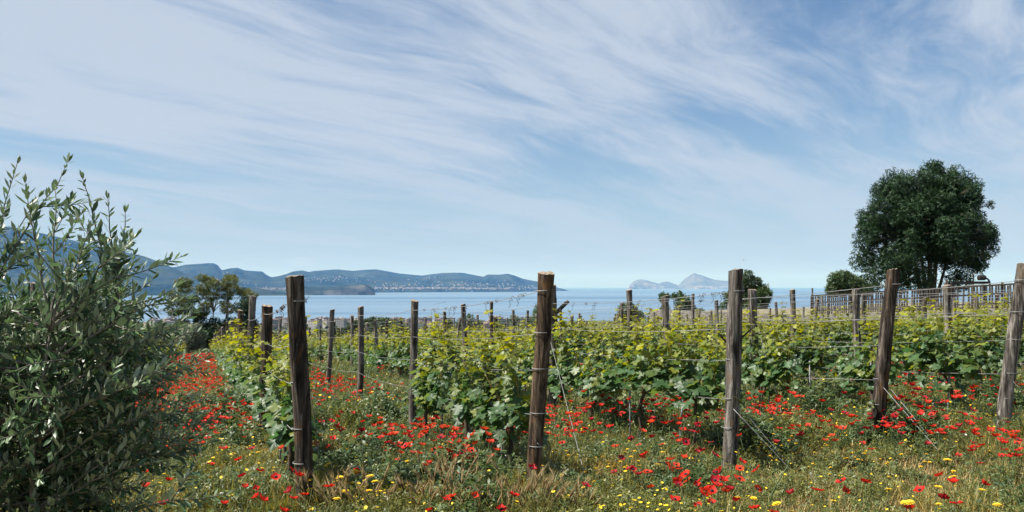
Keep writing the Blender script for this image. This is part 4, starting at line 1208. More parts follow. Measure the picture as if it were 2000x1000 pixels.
# umbrella pine and the scrub beyond the field
d = 130; b = at(733, d); rr = np.random.default_rng(39); cl = []
for k in range(54):
    a = rr.uniform(0, 6.28); q = math.sqrt(rr.random()); cl.append((math.cos(a) * 5.2 * q, math.sin(a) * 5.0 * q, zpx(619, d) - b[2] - 0.6 - 2.0 * q ** 2.2 + rr.normal() * 0.12, rr.uniform(0.8, 1.1)))
tree('umbrella_pine', 'umbrella pine with a wide dark dome just beyond the vineyard', 'tree', b, [(0.3, 0, 4.2, 0.28)], cl, 500, 0.36, 'pine_leaf', seed=11, limb=0.08, flat=0.6)
for px, dd, tp, w, lab, mt in ((898, 92, 612, 2.6, 'loose green tree behind the middle vine posts', 'bush_leaf'), (1012, 88, 625, 1.6, 'low scrubby bush half hidden by the brown cracked end post', 'bush_leaf'), (1048, 84, 598, 0.9, 'sparse sapling looking out beside the brown cracked end post', 'bush_leaf')):
    rr = np.random.default_rng(px); b = at(px, dd)
    tree('leafy_tree' if px < 1000 else 'leafy_shrub', lab, 'tree' if px < 1000 else 'shrub', b, [(0, 0, max(1.0, (zpx(tp, dd) - b[2]) * 0.5), 0.08)], blob(rr, 22 if px < 1000 else 9, w, 1.2, 0.5, zpx(tp, dd) - b[2], 0.6), 600, 0.26, mt, seed=px, limb=0.035)


# woodland, scrub and orchards on the slope down to the coast: one far mass
def small_tree(seed, lm):
    r = np.random.default_rng(seed); g = Geo()
    for (x, y, z, cr) in blob(r, 12, 1.3, 1.3, 0.7, 3.0, 0.7):
        k = 60; d = unit(r.normal(size=(k, 3))); pos = np.array([x, y, z]) + d * cr * (0.5 + 0.5 * r.random((k, 1)))
        add_leaves(g, CL, pos, frames(d + r.normal(size=(k, 3)) * 0.6, d + [0, 0, 0.7]), 0.45 * r.uniform(0.7, 1.3, k), np.clip(r.normal(size=k) * 0.3 + 0.3, 0, 1))
    g.add(*tube(np.array([[0, 0, -0.5], [0, 0, 1.8]]), 0.1, 5), 0, 1)
    return g.mesh('far_tree', [M[lm], M['bark']])


library('far_tree', [small_tree(s, lm) for s, lm in enumerate(('bush_leaf', 'oak_leaf', 'pine_leaf', 'silver_leaf', 'bush_leaf'))])
r = np.random.default_rng(77); P, Sc = [], []
while len(P) < 5200:
    y = 95 + 2200 * r.random() ** 1.5; x = r.uniform(-0.72, 0.72) * y
    if mnoise.noise(Vector((x / 120, y / 160, 5))) < -0.12: continue
    s = r.uniform(0.6, 1.5) * (0.75 if y < 350 else 1.4); top = zg(x, y) + 3.6 * s
    if 560 + (CAMZ - top) / y * F < 627: continue          # the sea stays in view over the scrub
    P.append((x, y, float(zg(x, y)))); Sc.append(s)
P = np.array(P); n = len(P)
scatter('far_woodland', LIBS['far_tree'], 5, P, np.stack([np.zeros(n), np.zeros(n), r.uniform(0, 6.28, n)], 1), np.array(Sc), r.integers(0, 5, n), 'scrub and small trees on the slope down to the coast')


# =================================================================== COASTAL TOWN
def block_mesh(w, dpt, floors, seed, wall_m):
    """a flat-roofed block: recessed windows, parapet and a stair hut"""
    r = np.random.default_rng(seed); g = Geo(); fh = 3.1; H = floors * fh
    def facade(o, ux, width, nrm):
        nb = max(2, int(width / 3.4)); us = [0]
        for b in range(nb):
            c = (b + 0.5) * width / nb; us += [c - 0.65, c + 0.65]
        us.append(width); zs = [0]
        for f_ in range(floors): zs += [f_ * fh + 0.9, f_ * fh + 2.4]
        zs.append(H)
        for a in range(len(us) - 1):
            for c in range(len(zs) - 1):
                win = a % 2 == 1 and c % 2 == 1; off = -0.3 * nrm if win else 0 * nrm
                q = [o + ux * us[a] + np.array([0, 0, zs[c]]), o + ux * us[a + 1] + np.array([0, 0, zs[c]]), o + ux * us[a + 1] + np.array([0, 0, zs[c + 1]]), o + ux * us[a] + np.array([0, 0, zs[c + 1]])]
                g.add(np.array(q) + off, np.array([[0, 1, 2, 3]]), 0, 1 if win else 0)
                if win:
                    q = np.array(q)
                    for e in range(4): g.add(np.array([q[e], q[(e + 1) % 4], q[(e + 1) % 4] + off, q[e] + off]), np.array([[0, 1, 2, 3]]), 0, 0)
    X, Y = np.array([1.0, 0, 0]), np.array([0, 1.0, 0])
    facade(np.array([-w / 2, -dpt / 2, 0]), X, w, -Y); facade(np.array([w / 2, dpt / 2, 0]), -X, w, Y)
    facade(np.array([w / 2, -dpt / 2, 0]), Y, dpt, X); facade(np.array([-w / 2, dpt / 2, 0]), -Y, dpt, -X)
    g.add(*box((0, 0, H + 0.25), (w + 0.5, dpt + 0.5, 0.5)), 0, 2); g.add(*box((r.uniform(-w / 4, w / 4), 0, H + 1.5), (w * 0.25, dpt * 0.4, 2.2)), 0, 0)
    g.add(*box((0, 0, -3), (w, dpt, 6)), 0, 0)
    return g.mesh('town_building', [wall_m, M['dark_window'], M['roof']], smooth=False)


M['dark_window'] = plain('window_glass', (0.05, 0.06, 0.07), 0.25)
M['roof'] = plain('terracotta_roof', (0.20, 0.13, 0.10), 0.9)
walls = [plain('plaster_pink', (0.36, 0.25, 0.21), 0.9), plain('plaster_cream', (0.42, 0.37, 0.30), 0.9), plain('plaster_white', (0.50, 0.48, 0.45), 0.9), plain('plaster_grey', (0.28, 0.27, 0.265), 0.9)]
wname = ['pink', 'cream', 'white', 'grey']
r = np.random.default_rng(91); blocks = []
for k in range(12):
    fl = 3 + k % 4; blocks.append((k % 4, fl, block_mesh(r.uniform(12, 26), r.uniform(10, 14), fl, k, walls[k % 4])))
cnt = 0
for (x0, x1, n, d0, d1) in ((525, 670, 40, 1550, 2200), (755, 860, 24, 1500, 2200), (290, 345, 16, 1500, 2100), (960, 1050, 24, 1500, 2200), (670, 755, 8, 1700, 2200), (860, 960, 8, 1500, 2200)):
    for k in range(n):
        px = r.uniform(x0, x1); d = r.uniform(d0, d1); x = (px - 1000) / F * d; z = float(zg(x, d)); wi, fl, me = blocks[r.integers(0, 12)]
        if 560 + (CAMZ - z - fl * 3.1 - 3) / d * F < 615: continue
        o = link('town_building', me, loc=(x, d, z)); o.rotation_euler = (0, 0, r.uniform(-0.5, 0.5))
        where = 'below the airy tree' if px < 400 else 'beyond the blackish end post' if px < 672 else 'behind the umbrella pine' if px < 860 else 'towards the brown cracked end post'
        tag(o, f'{wname[wi]} {("three", "four", "five", "six")[fl - 3]}-storey building of the coastal town {where}', 'building', 'blocks of the coastal town'); cnt += 1

# small things out there ------------------------------------------------------------
g = Geo(); t = np.linspace(0, 1, 9)
hull = np.array([[x, s * 1.7 * math.sin(min(1, (1 - abs(x) / 6.5) * 1.9) * 1.57), z] for x in np.linspace(-6.4, 6.4, 9) for s, z in ((-1, 1.5), (-0.6, 0), (0.6, 0), (1, 1.5))])
i = (np.arange(8)[:, None] * 4 + np.arange(4)[None, :]).ravel(); jn = (np.arange(8)[:, None] * 4 + (np.arange(4)[None, :] + 1) % 4).ravel()
hm = plain('white_hull', (0.8, 0.8, 0.8), 0.5)
d = 8600; x = (1256 - 1000) / F * d
bt = bpy.data.objects.new('motor_boat', None); COL.objects.link(bt); bt.location = (x, d, SEA_Z - 0.3); tag(bt, 'white motor boat on the sea below the pale island', 'boat')
link('hull', np_mesh('hull', hull, np.stack([i, jn, jn + 4, i + 4], 1), [hm], smooth=False), bt)
v, f = box((-0.5, 0, 2.4), (5, 2.2, 2.0)); link('cabin', np_mesh('cabin', v, np.concatenate([f[:, [0, 1, 2]], f[:, [0, 2, 3]]]), [hm], smooth=False), bt)

# machine with barrel and pipe behind the fence
d = 41.5; mx = bpy.data.objects.new('farm_machine', None); COL.objects.link(mx); b = at(1905, d, 0); mx.location = (b[0], d, 0.6)
tag(mx, 'black metal frame with a barrel and a bent pipe behind the picket fence', 'machine'); dark = plain('black_iron', (0.006, 0.006, 0.007), 0.8, 0.0)
zb = zpx(552, d) - 0.6
def part(nm, vf):
    v, f = vf
    if f.shape[1] == 4: f = np.concatenate([f[:, [0, 1, 2]], f[:, [0, 2, 3]]])
    return link(nm, np_mesh(nm, v, f, [dark], smooth=False), mx)
part('beam', box((-0.25, 0, zb), (1.9, 0.12, 0.13)))
part('upright', box((-1.15, 0, zb / 2 - 0.1), (0.14, 0.14, zb + 0.25))); part('upright', box((0.55, 0.05, zb / 2 - 0.12), (0.10, 0.10, zb - 0.05)))
part('pole', tube(np.array([[-0.02, 0.15, 0], [-0.02, 0.15, zpx(535, d) - 0.6]]), 0.035, 8))
part('barrel', tube(np.array([[0.12, 0, zb + 0.25], [0.16, 0, zb + 0.25], [0.46, 0, zb + 0.25], [0.52, 0, zb + 0.25]]), [0.08, 0.14, 0.14, 0.09], 14))
part('pipe', tube(np.array([[0.48, 0, zb + 0.22], [0.60, 0, zb + 0.20], [0.68, 0, zb + 0.12], [0.73, 0, zb], [0.74, 0, zb - 0.5], [0.74, 0, -0.2]]), 0.045, 8))
part('brace', box((-0.75, 0, zb - 0.3), (0.7, 0.06, 0.07)))

# bird over the sea
g = Geo(); g.add(*tube(np.array([[-0.16, 0, 0], [-0.08, 0, 0], [0.05, 0, 0], [0.14, 0, 0.01], [0.2, 0, 0]]), [0.006, 0.035, 0.04, 0.025, 0.004], 8))
q = np.linspace(-1, 1, 9); wv = np.concatenate([np.stack([0.06 - 0.10 * abs(q) ** 1.5, q * 0.42, 0.09 * abs(q) - 0.03 * q * q], 1), np.stack([-0.07 - 0.02 * abs(q), q * 0.40, 0.08 * abs(q) - 0.03 * q * q + 0.002], 1)])
k = np.arange(8); g.add(wv, np.stack([k, k + 1, k + 10, k + 9], 1)); d = 66
tag(link('bird', g.mesh('bird', [plain('bird_feathers', (0.03, 0.03, 0.035), 0.8)]), loc=((1452 - 1000) / F * d, d, zpx(508, d))), 'small dark bird gliding above the sea horizon', 'bird').rotation_euler = (0.2, 0, 1.2)

# small framed plate on a wire
d = 30; b = at(1467, d); pr = bpy.data.objects.new('plot_sign', None); COL.objects.link(pr); pr.location = b; tag(pr, 'small pale framed plate on a thin post among the vines', 'sign')
zc = zpx(602, d) - b[2]; v, f = box((0, 0, zc), (0.15, 0.015, 0.15)); link('plate', np_mesh('plate', v, np.concatenate([f[:, [0, 1, 2]], f[:, [0, 2, 3]]]), [plain('pale_plate', (0.33, 0.40, 0.44), 0.5)], smooth=False), pr)
for (cx, cz, sx, sz) in ((0, 0.085, 0.19, 0.02), (0, -0.085, 0.19, 0.02), (0.085, 0, 0.02, 0.15), (-0.085, 0, 0.02, 0.15)):
    v, f = box((cx, -0.004, zc + cz), (sx, 0.026, sz)); link('frame', np_mesh('frame', v, np.concatenate([f[:, [0, 1, 2]], f[:, [0, 2, 3]]]), [plain('frame_grey', (0.5, 0.5, 0.5), 0.6)], smooth=False), pr)
link('leg', np_mesh('leg', *tube(np.array([[0, 0.02, -0.2], [0, 0.02, zc + 0.1]]), 0.018, 6), [M['post_grey']]), pr)


# =================================================================== GROUND COVER
def blades(g, r, n, h0, h1, w, spread, lean, tint, mi=0, droop=0.5):
    for _ in range(n):
        a = r.uniform(0, 6.28); b = np.array([r.normal() * spread, r.normal() * spread, -0.01]); h = r.uniform(h0, h1); ln = abs(r.normal()) * lean + 0.08
        d = np.array([math.cos(a), math.sin(a), 0]); s = np.array([-d[1], d[0], 0]) * w * r.uniform(0.7, 1.3)
        P = [b + d * ln * h * q ** 1.7 + np.array([0, 0, h * (q - droop * ln * q * q * 0.6)]) for q in (0, 0.4, 0.75, 1)]
        V = np.array([P[0] - s / 2, P[0] + s / 2, P[1] - s * .45, P[1] + s * .45, P[2] - s * .3, P[2] + s * .3, P[3]])
        g.add(V, np.array([[0, 1, 3], [0, 3, 2], [2, 3, 5], [2, 5, 4], [4, 5, 6]]), np.clip(tint + r.normal() * 0.18, 0, 1), mi)


def grass_tuft(seed, tint, n=26, h0=0.08, h1=0.24, w=0.0055, spread=0.045, m='grass'):
    g = Geo(); blades(g, np.random.default_rng(seed), n, h0, h1, w, spread, 0.45, tint); return g.mesh('grass_tuft', [M[m]])


def weed_tuft(seed, h, leaf, n_st, tint, flowers=0, fm=1, white=False):
    """branching herb: stems set with small leaves, a few tiny flowers on top"""
    r = np.random.default_rng(seed); g = Geo()
    for _ in range(n_st):
        b = np.array([r.normal() * 0.04, r.normal() * 0.04, -0.01]); e = b + np.array([r.normal() * 0.07, r.normal() * 0.07, h * r.uniform(0.6, 1.1)])
        q = np.linspace(0, 1, 4)[:, None]; P = b + (e - b) * q + np.array([r.normal() * 0.02, r.normal() * 0.02, 0]) * np.sin(q * 3.1)
        g.add(*tube(P, 0.0013, 3, False), tint, 0)
        k = 10; f = r.random(k); pos = b + (e - b) * f[:, None] + r.normal(size=(k, 3)) * 0.013
        az = r.uniform(0, 6.28, k); tip = np.stack([np.cos(az), np.sin(az), r.uniform(-0.2, 0.9, k)], 1)
        add_leaves(g, CL, pos, frames(tip, np.array([0, 0, 1.0]) + r.normal(size=(k, 3)) * 0.4), leaf * r.uniform(0.6, 1.3, k), np.clip(tint + r.normal(size=k) * 0.2, 0, 1))
        if r.random() < flowers:
            add_disc(g, e + [0, 0, 0.004], r.uniform(0.006, 0.010), r, fm)
    return g.mesh('weed_tuft', [M['weed'], M['white_petal'] if white else M['yellow']])


def add_disc(g, c, rad, r, mi, n=9, cone=0.25):
    th = np.linspace(0, 2 * np.pi, n, endpoint=False); t = r.normal(size=2) * 0.3
    k = 1 + 0.12 * np.cos(th * n / 2 * 2)
    V = np.stack([np.cos(th) * rad * k, np.sin(th) * rad * k, rad * (cone + np.cos(th) * t[0] + np.sin(th) * t[1])], 1)
    V = np.concatenate([V, [[0, 0, 0.0]]]) + c; q = np.arange(n)
    g.add(V, np.stack([q, (q + 1) % n, np.full(n, n)], 1), 0.5, mi)


cover = []
cover += [grass_tuft(s, 0.12 + 0.1 * (s % 3)) for s in range(5)]                                            # 0-4 green grass
cover += [grass_tuft(20 + s, 0.75, 26, 0.06, 0.22, 0.0042, 0.05) for s in range(4)]                          # 5-8 yellowing grass
cover += [grass_tuft(40 + s, 0.4, 30, 0.03, 0.13, 0.0042, 0.06, 'straw') for s in range(4)]                  # 9-12 dry litter
cover += [weed_tuft(60 + s, 0.20, 0.030, 9, 0.15, 0.015, 1, True) for s in range(4)]                          # 13-16 dark feathery herb, white specks
cover += [weed_tuft(80 + s, 0.22, 0.026, 9, 0.45, 0.12, 1) for s in range(4)]                                # 17-20 herb with yellow flowers
cover += [weed_tuft(95 + s, 0.09, 0.034, 12, 0.2, 0.015, 1, True) for s in range(3)]                            # 21-23 low mat
cover += [weed_tuft(130 + s, 0.30, 0.060, 8, 0.05) for s in range(3)]                                      # 24-26 tall broad-leaved weed
library('ground_cover', cover)


def sample_field(n, d0, d1, seed):
    r = np.random.default_rng(seed); d = np.sqrt(r.uniform(d0 * d0, d1 * d1, n)); k = r.uniform(-0.68, 0.68, n)
    return k * d, d, r


def fbm(x, y, s, seed):
    return np.array([mnoise.fractal(Vector((a / s, b / s, seed)), 1.0, 2.0, 3) for a, b in zip(x, y)])


X, Y, I, S = [], [], [], []
for (n, d0, d1, sc_, sd) in ((25000, 4.6, 9.5, 0.85, 1), (30000, 9.5, 17, 1.1, 2), (26000, 17, 34, 1.6, 3), (16000, 34, 74, 2.3, 4)):
    x, y, r = sample_field(n, d0, d1, sd)
    dry = fbm(x, y, 1.5, 3.0) + 0.58 * np.clip((x - 0.2) / 2.2, 0, 1) * np.clip((8.8 - y) / 2, 0, 1) + 0.25 * np.clip((7.4 - y), 0, 1) - 0.02; yel = fbm(x, y, 1.1, 9.0); dk = fbm(x, y, 0.9, 14.0)
    u = r.random(n); idx = np.empty(n, int)
    for q in range(n):
        if dry[q] > 0.34: c = (5, 4) if u[q] < 0.30 else (9, 4) if u[q] < 0.84 else (21, 3) if u[q] < 0.95 else (17, 4)
        elif yel[q] > 0.26: c = (17, 4) if u[q] < 0.45 else (0, 5) if u[q] < 0.75 else (5, 4)
        elif dk[q] > 0.30: c = (24, 3) if u[q] < 0.5 and y[q] < 12 else (13, 4)
        elif dk[q] > 0.05: c = (13, 4) if u[q] < 0.62 else (0, 5) if u[q] < 0.8 else (21, 3)
        else: c = (0, 5) if u[q] < 0.34 else (13, 4) if u[q] < 0.52 else (21, 3) if u[q] < 0.70 else (5, 4) if u[q] < 0.86 else (9, 4) if u[q] < 0.97 else (17, 4)
        idx[q] = c[0] + r.integers(0, c[1])
    keep = np.array([in_field(a, b) or b < 30 for a, b in zip(x, y)])
    keep &= ~((dry > 0.52) & (u < 0.5))
    tall = 0.88 + 0.85 * np.clip(fbm(x, y, 0.7, 41.0) + 0.35, 0, 1.2)
    X.append(x[keep]); Y.append(y[keep]); I.append(idx[keep]); S.append((sc_ * tall * r.uniform(0.7, 1.3, n))[keep])
X, Y, I, S = map(np.concatenate, (X, Y, I, S)); n = len(X); r = np.random.default_rng(8)
scatter('wild_grass', LIBS['ground_cover'], len(cover), np.stack([X, Y, zg(X, Y)], 1), np.stack([r.normal(size=n) * 0.1, r.normal(size=n) * 0.1, r.uniform(0, 6.28, n)], 1), S, I,
        'wild grass and herbs growing between the vine rows')


# =================================================================== POPPIES
def petal_geo(seed, R_=0.029, open_=1.0):
    r = np.random.default_rng(seed); nu, nv = 6, 5; V = []
    for j in range(nv):
        v = j / (nv - 1)
        for i in range(nu):
            u = 2 * i / (nu - 1) - 1; wd = 0.95 * math.sin(min(1.0, v * 0.95 + 0.14) * 1.75) * R_ * 0.98
            rim = 1 - 0.16 * u * u * v
            y = R_ * v * rim * (0.55 + 0.45 * open_); z = R_ * ((1.05 - 0.75 * open_) * v ** 1.4 + 0.10 * u * u * v) + 0.004 * math.sin(7 * u + seed) * v + r.normal() * 0.0012
            V.append((u * wd * (0.25 + 0.75 * v ** 0.6), y, z))
    i = (np.arange(nv - 1)[:, None] * nu + np.arange(nu - 1)[None, :]).ravel()
    return np.array(V), np.stack([i, i + 1, i + nu + 1, i + nu], 1)


def core_geo():
    g = Geo(); g.add(*tube(np.array([[0, 0, 0], [0, 0, 0.005], [0, 0, 0.011], [0, 0, 0.014]]), [0.004, 0.007, 0.0065, 0.003], 8))
    r = np.random.default_rng(2)
    for k in range(14):
        a = k * 0.45; g.add(*tube(np.array([[0, 0, 0.002], [math.cos(a) * 0.011, math.sin(a) * 0.011, 0.008 + r.normal() * 0.001]]), 0.0012, 3))
    return g


def stem_geo(h, seed):
    r = np.random.default_rng(seed); q = np.linspace(0, 1, 7); b = r.normal(size=2) * 0.03
    P = np.stack([b[0] * np.sin(q * 2.4), b[1] * np.sin(q * 2.0), h * q], 1); P[:, 0] -= P[-1, 0]; P[:, 1] -= P[-1, 1]; P[:, 2] -= h
    g = Geo(); g.add(*tube(P, 0.0017, 4))
    for k in range(5):
        f = r.uniform(0.05, 0.55); p = P[int(f * 6)]; a = r.uniform(0, 6.28); d = np.array([math.cos(a), math.sin(a), 0.5])
        V, Fc = place(OL[0], p[None], frames(d[None], np.array([[0, 0, 1.0]])), [r.uniform(0.04, 0.07)]); g.add(V, Fc)
    return g


POP_COL = ['poppy_red', 'poppy_orange', 'poppy_dark']
POP_WORD = ['scarlet', 'orange-red', 'dark crimson']
petal_me = {(c, o): np_mesh('petal', *petal_geo(5 + o, open_=(1.0, 0.8, 0.5)[o]), [M[POP_COL[c]]]) for c in range(3) for o in range(3)}
core_me = core_geo().mesh('seed_head', [M['poppy_core']]); stem_me = [stem_geo(h, k).mesh('stem', [M['stem']]) for k, h in enumerate((0.26, 0.32, 0.38, 0.44))]
STEM_H = (0.26, 0.32, 0.38, 0.44)


def whole_poppy(c, o, h, seed):
    g = Geo(); V, Fc = petal_geo(seed, open_=(1.0, 0.8, 0.5)[o])
    for k in range(4):
        a = k * 1.5708 + 0.2; cs, sn = math.cos(a), math.sin(a); s = 1.0 if k % 2 else 0.9
        g.add(np.stack([V[:, 0] * cs - V[:, 1] * sn, V[:, 0] * sn + V[:, 1] * cs, V[:, 2] + 0.002 * (k % 2)], 1) * s, Fc, 0.3, 0)
    g.merge(core_geo(), 1); g.merge(stem_geo(h, seed), 2)
    return g.mesh('poppy', [M[POP_COL[c]], M['poppy_core'], M['stem']])


whole = [(c, o, STEM_H[k], whole_poppy(c, o, STEM_H[k], 10 + c * 3 + o + k)) for c in range(3) for o, k in ((0, 1), (1, 2), (1, 0), (2, 3))]
# flower heads: clusters on the ground where the photograph has them, then drifts that thicken down the lanes
pts = []
r = np.random.default_rng(55)
CLU = [(357, 905, 6, .14, 0), (300, 930, 3, .1, 0), (293, 972, 3, .08, 0), (430, 945, 5, .15, 0), (480, 900, 3, .12, 0), (465, 965, 3, .1, 0), (525, 962, 4, .12, 0), (570, 962, 6, .10, 0), (540, 990, 3, .1, 0),
       (705, 852, 16, .30, 0), (740, 872, 10, .2, 0), (842, 842, 26, .30, 1), (880, 880, 9, .12, 1), (920, 885, 12, .14, 1), (868, 900, 5, .1, 0), (945, 880, 10, .2, 1), (800, 885, 8, .16, 1), (770, 905, 3, .15, 0), (960, 850, 8, .25, 0), (985, 845, 10, .2, 0),
       (1085, 805, 16, .2, 0), (1090, 840, 14, .16, 0), (1150, 850, 6, .15, 0), (1180, 800, 22, .4, 0), (1250, 800, 22, .4, 0), (1310, 795, 26, .4, 0), (1335, 840, 9, .14, 2), (1290, 855, 6, .12, 1), (1240, 893, 5, .1, 2), (1257, 915, 2, .04, 1), (1305, 925, 7, .09, 1), (1325, 930, 5, .07, 1), (1362, 917, 4, .06, 0), (1378, 897, 6, .09, 2), (1445, 930, 7, .08, 1), (1465, 935, 3, .05, 0), (1340, 965, 6, .07, 0), (1385, 965, 9, .09, 0), (1440, 985, 8, .1, 0), (1410, 985, 4, .08, 0),
       (1480, 815, 24, .3, 0), (1530, 800, 14, .25, 0), (1450, 800, 9, .2, 0), (1560, 838, 5, .09, 1), (1605, 855, 4, .08, 1), (1625, 840, 2, .05, 1), (1685, 865, 2, .06, 0), (1730, 870, 3, .08, 0), (1750, 800, 22, .4, 2), (1765, 830, 14, .25, 2), (1810, 815, 14, .25, 0), (1850, 835, 7, .14, 0), (1800, 755, 30, .6, 0), (1850, 760, 26, .5, 0), (1780, 745, 26, .5, 0), (1915, 885, 6, .09, 0), (1955, 885, 5, .06, 0), (1940, 850, 7, .2, 0), (1985, 870, 4, .08, 1), (1780, 967, 3, .06, 0), (1610, 978, 3, .06, 0), (1655, 980, 3, .06, 0), (1830, 975, 4, .1, 0), (1525, 790, 8, .2, 0), (1970, 790, 12, .4, 0), (890, 990, 4, .1, 0), (620, 830, 6, .3, 0), (655, 830, 5, .2, 0), (400, 830, 40, .4, 0), (440, 820, 30, .35, 0), (380, 850, 18, .3, 0)]
for (px, py, n_, sp, c) in CLU:
    b = gpx(px, py, 0.34)                       # the stems stand below the flower heads
    for _ in range(max(1, int(n_ * (0.85 if py > 895 else 1.55)))):
        cc = c if r.random() < 0.75 else r.integers(0, 3)
        pts.append((b[0] + r.normal() * sp, b[1] + r.normal() * sp, int(cc)))
base_n = len(pts)
n = 90000; x, y, rr = sample_field(n, 7.0, 72, 6); s_ = DX * x + DY * y; p_ = PX * x + PY * y; nz = fbm(x, y, 2.0, 31.0)
dens = np.zeros(n)
lane0 = (p_ > p0 - 2.0) & (p_ < p0 - 0.35); lane1 = (p_ > p0 + 0.2) & (p_ < p0 + 1.9)
dens = np.where(lane0, np.clip((s_ - 8.3) / 3, 0, 1) * (0.75 + nz), dens)
dens = np.where(lane1, np.clip((s_ - 10.2) / 3, 0, 1) * (0.75 + nz), dens)
oth = ~lane0 & ~lane1
dens = np.where(oth, np.clip((s_ - 7.8) / 4, 0, 1) * np.clip(nz * 5.0 - 1.0, 0, 1), dens)
keep = (rr.random(n) < dens * np.clip(0.42 + y / 45, 0, 1.0)) & np.array([in_field(a, b) for a, b in zip(x, y)])
for a, b in zip(x[keep], y[keep]):
    u = rr.random(); pts.append((a, b, 0 if u < 0.62 else 1 if u < 0.9 else 2))
for _ in range(10500):                      # the two red lanes
    sd_ = rr.uniform(8.3, 70); first = rr.random() < 0.55; pp = p0 + (rr.uniform(-2.0, -0.3) if first else rr.uniform(0.2, 1.9))
    if rr.random() > np.clip((sd_ - (8.3 if first else 10.2)) / 5, 0, 1) * (0.5 + 1.5 * mnoise.noise(Vector((pp * 1.3, sd_ * 0.6, 3)))) : continue
    a, b = DX * sd_ + PX * pp, DY * sd_ + PY * pp
    if in_field(a, b): pts.append((a, b, 0 if rr.random() < 0.65 else 1))
# scattered singles near the front
for _ in range(26):
    k = gpx(r.uniform(300, 2000), r.uniform(860, 1010), 0.3); pts.append((k[0], k[1], int(r.integers(0, 3))))
pts = [p for p in pts if seen(p[0], p[1], pad=0)]
pts.sort(key=lambda p: math.hypot(p[0], p[1]))


def near_post(x, y):
    k = int(np.argmin([math.hypot(x - e[0], y - e[1]) for e in ENDS]))
    if DX * x + DY * y > 8.2 and p0 - 2.2 < PX * x + PY * y < p0 - 0.2: return 'in the lane beside the olive bush'
    nm = POST_NAMES[k].split(' with')[0]; ds = DX * (x - ENDS[k][0]) + DY * (y - ENDS[k][1]); dp = PX * (x - ENDS[k][0]) + PY * (y - ENDS[k][1])
    if ds < -0.9: return 'on the field edge off the ' + nm
    if ds < 0.15: return 'close by the ' + nm
    return ('in the vine row behind the ' if abs(dp) < 0.45 else 'between the rows past the ') + nm


FORM = ['wide-open', 'cupped', 'half-closed']
for q, (x, y, c) in enumerate(pts[:300]):
    z = float(zg(x, y)); k = int(r.integers(0, 4)); o_ = int(r.choice([0, 1, 1, 2, 2])); h = STEM_H[k]; sz = r.uniform(0.8, 1.15)
    lab = f'{FORM[o_]} {POP_WORD[c]} poppy {near_post(x, y)}'
    tilt = (r.normal() * 0.38 + 0.1, r.normal() * 0.38, r.uniform(0, 6.28))
    if q < 110:
        root = bpy.data.objects.new('poppy', None); COL.objects.link(root); root.location = (x, y, z); root.empty_display_size = 0.05
        st = link('stem', stem_me[k], root, (0, 0, h)); st.rotation_euler = (r.normal() * 0.08, r.normal() * 0.08, r.uniform(0, 6))
        M0 = Matrix.Translation((0, 0, h)) @ Matrix.Rotation(tilt[0], 4, 'X') @ Matrix.Rotation(tilt[1], 4, 'Y') @ Matrix.Rotation(tilt[2], 4, 'Z') @ Matrix.Scale(sz, 4)
        fh = link('flower_head', core_me, root); fh.matrix_basis = M0
        for a in range(4):
            pe = link('petal', petal_me[(c, o_)], fh); pe.matrix_basis = Matrix.Rotation(a * 1.5708 + r.normal() * 0.1, 4, 'Z') @ Matrix.Translation((0, 0, 0.002 * (a % 2)))
    else:
        cand = [m for m in whole if m[0] == c and m[1] == o_]; m = cand[0]
        root = link('poppy', m[3], loc=(x, y, z + m[2] * sz)); root.rotation_euler = (tilt[0] * 0.5, tilt[1] * 0.5, tilt[2]); root.scale = (sz,) * 3
    tag(root, lab, 'poppy', 'red poppies among the vines')
library('far_poppy', [m[3] for m in whole])
fp = pts[300:]; n = len(fp); cc = np.array([p[2] for p in fp]); ii = cc * 4 + r.integers(0, 4, n); sz = r.uniform(0.85, 1.2, n) * np.clip(np.array([math.hypot(p[0], p[1]) for p in fp]) / 26, 1, 1.35)
fx = np.array([p[0] for p in fp]); fy = np.array([p[1] for p in fp]); hh = np.array([whole[i][2] for i in ii])
scatter('poppy_drift', LIBS['far_poppy'], 12, np.stack([fx, fy, zg(fx, fy) + hh * sz], 1), np.stack([r.normal(size=n) * 0.2, r.normal(size=n) * 0.2, r.uniform(0, 6.28, n)], 1), sz, ii, 'red drifts of poppies between the vine rows')
print('poppies', len(pts))


